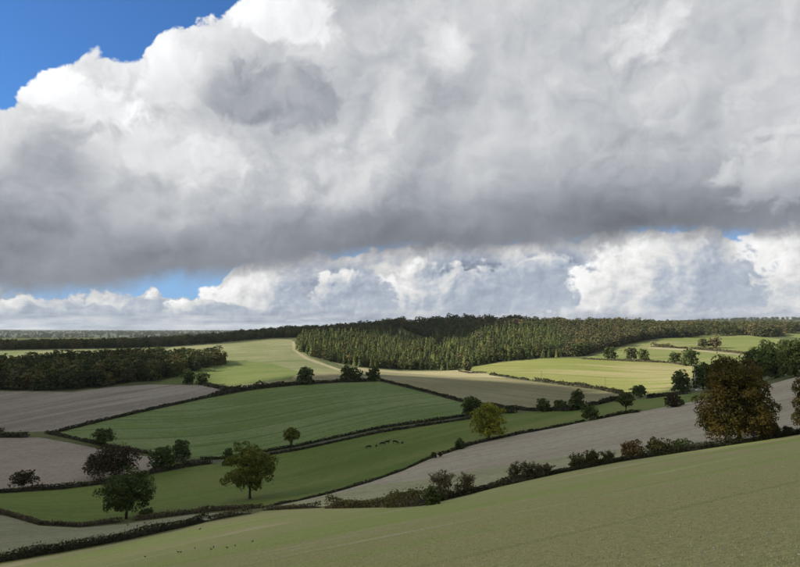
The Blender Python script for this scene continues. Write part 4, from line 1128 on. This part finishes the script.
def cow_mesh(graze, lying):
    g = 0.62 if lying else 1.0; b = 0.42 if lying else 0.98
    v = [(-0.85, 0, b + 0.10), (-0.35, 0, b + 0.02), (0.25, 0, b), (0.68, 0, b + 0.08)]
    e = [(0, 1), (1, 2), (2, 3)]; r = [(0.26, 0.30), (0.33, 0.38), (0.34, 0.40), (0.24, 0.34)]
    if graze and not lying: v += [(1.0, 0.03, 0.80), (1.22, 0.05, 0.48), (1.32, 0.06, 0.27), (1.40, 0.06, 0.12)]
    else: v += [(0.98, 0.05, b + 0.32), (1.18, 0.10, b + 0.46), (1.40, 0.14, b + 0.40), (1.62, 0.18, b + 0.28)]
    e += [(3, 4), (4, 5), (5, 6), (6, 7)]; r += [(0.19, 0.22), (0.14, 0.17), (0.11, 0.13), (0.075, 0.085)]
    h = v[5]
    for s in (-1, 1):   # ears
        k = len(v); v.append((h[0] - 0.04, h[1] + s * 0.24, h[2] + 0.06)); e.append((5, k)); r.append((0.035, 0.05))
    for s in (-1, 1):
        k = len(v)
        if lying:
            v += [(0.55, s * 0.30, 0.20), (0.95, s * 0.26, 0.10), (0.62, s * 0.22, 0.06)]; e += [(3, k), (k, k + 1), (k + 1, k + 2)]; r += [0.12, 0.08, 0.06]
            k = len(v); v += [(-0.6, s * 0.38, 0.28), (-0.15, s * 0.46, 0.14), (-0.55, s * 0.50, 0.07)]; e += [(0, k), (k, k + 1), (k + 1, k + 2)]; r += [0.17, 0.10, 0.06]
        else:
            v += [(0.62, s * 0.20, 0.72), (0.64 + 0.06 * s, s * 0.19, 0.40), (0.62 + 0.08 * s, s * 0.19, 0.10), (0.66 + 0.08 * s, s * 0.19, 0.02)]; e += [(3, k), (k, k + 1), (k + 1, k + 2), (k + 2, k + 3)]; r += [0.12, 0.065, 0.05, 0.06]
            k = len(v); v += [(-0.78, s * 0.20, 0.78), (-0.98 - 0.05 * s, s * 0.19, 0.46), (-0.90 - 0.08 * s, s * 0.19, 0.10), (-0.85 - 0.08 * s, s * 0.19, 0.02)]; e += [(0, k), (k, k + 1), (k + 1, k + 2), (k + 2, k + 3)]; r += [0.17, 0.075, 0.05, 0.06]
    k = len(v); v += [(-1.12, 0, b + 0.18), (-1.18, 0.02, b - 0.15), (-1.17, 0.02, max(0.08, b - 0.50))]; e += [(0, k), (k, k + 1), (k + 1, k + 2)]; r += [0.05, 0.03, 0.05]
    return skinned('cow', v, e, r, M['hide'], 1)


cows = [cow_mesh(True, False), cow_mesh(False, False), cow_mesh(False, True)]
for px, py, mi, rz, s, lb in [(368.5, 448.6, 0, 182, 1.0, 'leftmost black cow of the small herd on the pasture'), (376.3, 447.2, 1, 250, 0.72, 'small black calf next to the leftmost cow of the herd'),
                              (382.3, 445.2, 0, 175, 1.0, 'black cow in the middle of the herd, left of a touching pair'), (387.3, 443.8, 1, 20, 1.0, 'black cow in the middle of the herd, right of a touching pair'),
                              (395.5, 443.8, 0, -12, 1.05, 'black cow standing apart right of the touching pair'), (402.2, 443.4, 2, 70, 0.75, 'small black animal at the right end of the herd')]:
    x, y = on_ground(px, py); o = link('cow', cows[mi], loc=(x, y, float(height(x, y)))); o.rotation_euler.z = R(rz); o.scale = (s,) * 3
    tag(o, lb, 'cow', 'cattle on the valley pasture')


def crow_mesh(flying):
    v = [(-0.30, 0, 0.17), (-0.15, 0, 0.19), (0.0, 0, 0.21), (0.10, 0, 0.26), (0.15, 0, 0.32), (0.20, 0, 0.325), (0.26, 0, 0.315)]
    e = [(i, i + 1) for i in range(6)]; r = [(0.05, 0.012), (0.06, 0.05), (0.085, 0.08), (0.06, 0.06), (0.05, 0.05), (0.02, 0.022), (0.006, 0.006)]
    if flying:
        for s in (-1, 1):
            k = len(v); v += [(0.03, s * 0.14, 0.27), (0.05, s * 0.32, 0.38), (-0.03, s * 0.52, 0.42)]; e += [(2, k), (k, k + 1), (k + 1, k + 2)]; r += [(0.09, 0.02), (0.10, 0.012), (0.04, 0.008)]
    else:
        for s in (-1, 1):
            k = len(v); v += [(0.0, s * 0.035, 0.12), (0.01, s * 0.035, 0.01), (0.05, s * 0.035, 0.004)]; e += [(2, k), (k, k + 1), (k + 1, k + 2)]; r += [0.022, 0.009, 0.009]
    return skinned('crow', v, e, r, M['feather'], 2, 1)


cr = [crow_mesh(False), crow_mesh(True)]
for px, py, f, rz, lb in [(128, 530, 1, 60, 'black crow flying low over the pale grass strip'), (200, 530.2, 0, 20, 'black crow on the field just below the front hedge'), (194.7, 549.2, 0, 120, 'black crow between the pair and the larger group on the field'),
                          (178, 553.2, 0, 200, 'left crow of a close pair on the foreground field'), (180.8, 553.2, 0, 10, 'right crow of a close pair on the foreground field'), (213.5, 548.2, 0, 80, 'upper one of two crows left of the largest one'),
                          (211, 550.3, 0, 160, 'lower one of two crows left of the largest one'), (227, 548.8, 0, 190, 'largest black crow standing on the foreground field'), (235, 546.6, 0, 300, 'black crow right next to the largest one'),
                          (252.5, 542.5, 0, 45, 'rightmost black crow on the foreground field'), (145, 557.8, 0, 250, 'leftmost black crow on the foreground field'), (392.5, 490.5, 0, 0, 'black crow alone on the pale headland')]:
    x, y = on_ground(px, py); s = min(1.0, 2.9 * y / F_PX / 0.5) if not f else 1.1
    o = link('crow', cr[f], loc=(x, y, float(height(x, y)) + (0.8 if f else 0))); o.rotation_euler.z = R(rz); o.scale = (max(s, 0.62),) * 3
    tag(o, lb, 'bird', 'crows on the near fields')


# ------------------------------------------------------------------ poles, car
def box(bm, c, s, bev=0.0):
    m = bmesh.ops.create_cube(bm, size=1.0, matrix=Matrix.Translation(c) @ Matrix.Diagonal((*s, 1)))
    if bev: bmesh.ops.bevel(bm, geom=list({e for v in m['verts'] for e in v.link_edges}), offset=bev, segments=2, affect='EDGES')


def bm_obj(name, bm, mat, parent=None):
    me = bpy.data.meshes.new(name); bm.to_mesh(me); bm.free(); me.materials.append(mat); return link(name, me, parent)


def pole(label, px, py, hpx, mat, arm=True, near=0.0):
    x, y = on_ground(px, py, near); H = hpx * y / F_PX
    e = link('utility_pole', None, loc=(x, y, float(height(x, y))))
    V, F = tube([(0, 0, -0.6), (0, 0, H * 0.5), (0.03, 0, H)], [0.24, 0.21, 0.17] if not arm else [0.17, 0.14, 0.11], 10); link('pole', mesh_from('pole', V, F, [M[mat]], smooth=True), e)
    if arm:
        b = bmesh.new(); box(b, (0, 0.16, H - 0.45), (1.7, 0.10, 0.12), 0.015); bm_obj('crossarm', b, M['timber'], e)
        for dx in (-0.75, 0, 0.75):
            V, F = tube([(dx, 0.16, H - 0.40), (dx, 0.16, H - 0.28), (dx, 0.16, H - 0.14)], [0.03, 0.07, 0.04], 8); link('insulator', mesh_from('insulator', V, F, [M['white_paint']], smooth=True), e)
    else:
        b = bmesh.new(); box(b, (0, -0.22, H - 1.3), (0.45, 0.35, 0.9), 0.03); bm_obj('transformer', b, M['white_paint'], e)
    return tag(e, label, 'pole')


pole('pale pole standing against the dark trees left of the copper tree', 695.3, 390.3, 18, 'pale_pole', False)
pole('thin utility pole on the right lower part of the bright field', 605.5, 386, 9, 'timber')
pole('thin utility pole on the left part of the bright field', 541.5, 377.5, 7, 'timber')


def car(label, px, py, rz):
    x, y = on_ground(px, py); e = link('parked_car', None, loc=(x, y, float(height(x, y)))); e.rotation_euler.z = rz
    prof = [(-2.05, 0.35), (-2.08, 0.75), (-1.9, 0.98), (-1.25, 1.02), (1.0, 0.98), (1.95, 0.82), (2.08, 0.6), (2.05, 0.35)]
    cab = [(-1.85, 1.0), (-1.45, 1.48), (0.15, 1.52), (1.05, 1.0)]

    def prism(pts, w, w2=None):
        b = bmesh.new(); n = len(pts); A_ = [b.verts.new((p[0], -w / 2 * (1 if w2 is None or p[1] < 1.2 else w2), p[1])) for p in pts]; B_ = [b.verts.new((p[0], w / 2 * (1 if w2 is None or p[1] < 1.2 else w2), p[1])) for p in pts]
        b.faces.new(A_); b.faces.new(B_[::-1])
        for i in range(n): b.faces.new((A_[i], B_[i], B_[(i + 1) % n], A_[(i + 1) % n])[::-1])
        bmesh.ops.recalc_face_normals(b, faces=b.faces); bmesh.ops.bevel(b, geom=b.edges[:], offset=0.05, segments=2, affect='EDGES'); return b
    bm_obj('body', prism(prof, 1.76), M['white_paint'], e); bm_obj('cabin', prism(cab, 1.62, 0.82), M['glass'], e)
    b = bmesh.new(); box(b, (-0.62, 0, 1.52), (1.5, 1.2, 0.05), 0.02); bm_obj('roof', b, M['white_paint'], e)
    for wx in (-1.3, 1.3):
        for wy in (-0.82, 0.82):
            V, F = tube([(wx, wy - 0.1, 0.32), (wx, wy - 0.09, 0.32), (wx, wy + 0.09, 0.32), (wx, wy + 0.1, 0.32)], [0.2, 0.32, 0.32, 0.2], 16); link('wheel', mesh_from('wheel', V, F, [M['rubber']], smooth=True), e)
    return tag(e, label, 'car')


car('small white vehicle parked under the dark trees beside the pale pole', 698.8, 390.9, 0.35)

# ------------------------------------------------------------------ what covers the near ground
def near_cover():
    rng = np.random.default_rng(77)
    m = leaf_mat('stubble_blades', (0.28, 0.28, 0.11), (0.40, 0.37, 0.19), rnd=0.0, clump=0.16); M['blade'] = m
    n = 48000; y = np.exp(rng.uniform(math.log(5.5), math.log(62), n)); x = rng.uniform(-0.85, 0.85, n) * y
    z = height(x, y); dens = 0.5 + 0.5 * np.sin(x * 0.35 + 2 * np.sin(y * 0.21)) * np.sin(y * 0.5 - x * 0.1)
    ok = rng.uniform(0, 1, n) < 0.7 + 0.3 * dens; x, y, z = x[ok], y[ok], z[ok]; n = len(x)
    V, F, T = [], [], []
    for k in range(4):
        a = rng.uniform(0, 6.283, n); h = rng.uniform(0.015, 0.05, n); w = rng.uniform(0.005, 0.012, n) * np.clip(y / 14, 1, 2.0); ln = rng.uniform(0.02, 0.09, n); ox, oy = rng.normal(0, 0.05, n), rng.normal(0, 0.05, n)
        b = np.stack([x + ox, y + oy, z - 0.01], -1); s = np.stack([np.cos(a), np.sin(a), np.zeros(n)], -1) * w[:, None]; l = np.stack([-np.sin(a), np.cos(a), np.zeros(n)], -1) * ln[:, None]; l[:, 2] = h
        V.append(np.stack([b - s, b + s, b + l], 1).reshape(-1, 3)); T.append(np.repeat(rng.uniform(0, 1, n), 3))
    V = np.concatenate(V); T = np.concatenate(T)
    o = link('stubble_grass', mesh_from('stubble_grass', V, np.arange(len(V)).reshape(-1, 3), [m], tint=T)); tag(o, 'short grass and stubble blades on the foreground slope', None, None, 'stuff')
    fm = material('flint'); oi = N.new('ShaderNodeAttribute', attribute_name='tint'); c = mix(N(oi.outputs['Fac']), (0.22, 0.21, 0.16), (0.44, 0.43, 0.36)); surface(c, 0.6, spec=0.3)
    n = 3000; y = np.exp(rng.uniform(math.log(5.5), math.log(42), n)); x = rng.uniform(-0.5, 0.85, n) * y
    ok = rng.uniform(0, 1, n) < np.clip(1.35 - y / 24 + x / y * 0.5, 0.10, 1); x, y = x[ok], y[ok]; n = len(x); z = height(x, y)
    base = np.array([(1, 0, 0), (0, 1, 0), (-1, 0, 0), (0, -1, 0), (0.1, 0.1, 0.8), (0, 0, -0.6)]); tri = np.array([(0, 1, 4), (1, 2, 4), (2, 3, 4), (3, 0, 4), (1, 0, 5), (2, 1, 5), (3, 2, 5), (0, 3, 5)])
    s = rng.uniform(0.008, 0.034, n); B = base[None] * rng.uniform(0.55, 1.3, (n, 6, 3)) * s[:, None, None]
    a = rng.uniform(0, 6.283, n); ca, sa = np.cos(a)[:, None], np.sin(a)[:, None]
    V = np.stack([B[..., 0] * ca - B[..., 1] * sa + x[:, None], B[..., 0] * sa + B[..., 1] * ca + y[:, None], B[..., 2] + z[:, None] + s[:, None] * 0.2], -1).reshape(-1, 3)
    F = (tri[None] + (np.arange(n) * 6)[:, None, None]).reshape(-1, 3)
    o = link('flints', mesh_from('flints', V, F, [fm], tint=np.repeat(rng.uniform(0, 1, n) ** 1.6, 6))); tag(o, 'grey and white flints strewn over the near soil', None, None, 'stuff')


near_cover()

# ------------------------------------------------------------------ the air
HAZE = 3e-5
if HAZE:
    hm = bpy.data.materials.new('air'); hm.use_nodes = True; N.tree = hm.node_tree; N.tree.nodes.clear()
    pv = N.new('ShaderNodeVolumePrincipled'); pv.inputs['Color'].default_value = (0.80, 0.90, 1.0, 1); pv.inputs['Density'].default_value = HAZE; pv.inputs['Anisotropy'].default_value = 0.2
    mo = N.new('ShaderNodeOutputMaterial'); N.tree.links.new(pv.outputs[0], mo.inputs['Volume'])
    zmin = float(ZZ.min()) - 1.0; zmax = max(float(ZZ.max()) + 25, CAM_Z + 30)
    b = bmesh.new(); xm = float(np.abs(XY[:, 0]).max()) + 50; box(b, (0, (float(XY[:, 1].max()) + 50 - 60) / 2, (zmin + zmax) / 2), (2 * xm, float(XY[:, 1].max()) + 50 + 60, zmax - zmin))
    tag(bm_obj('haze', b, hm), 'thin blue air over the land', None, None, 'stuff')
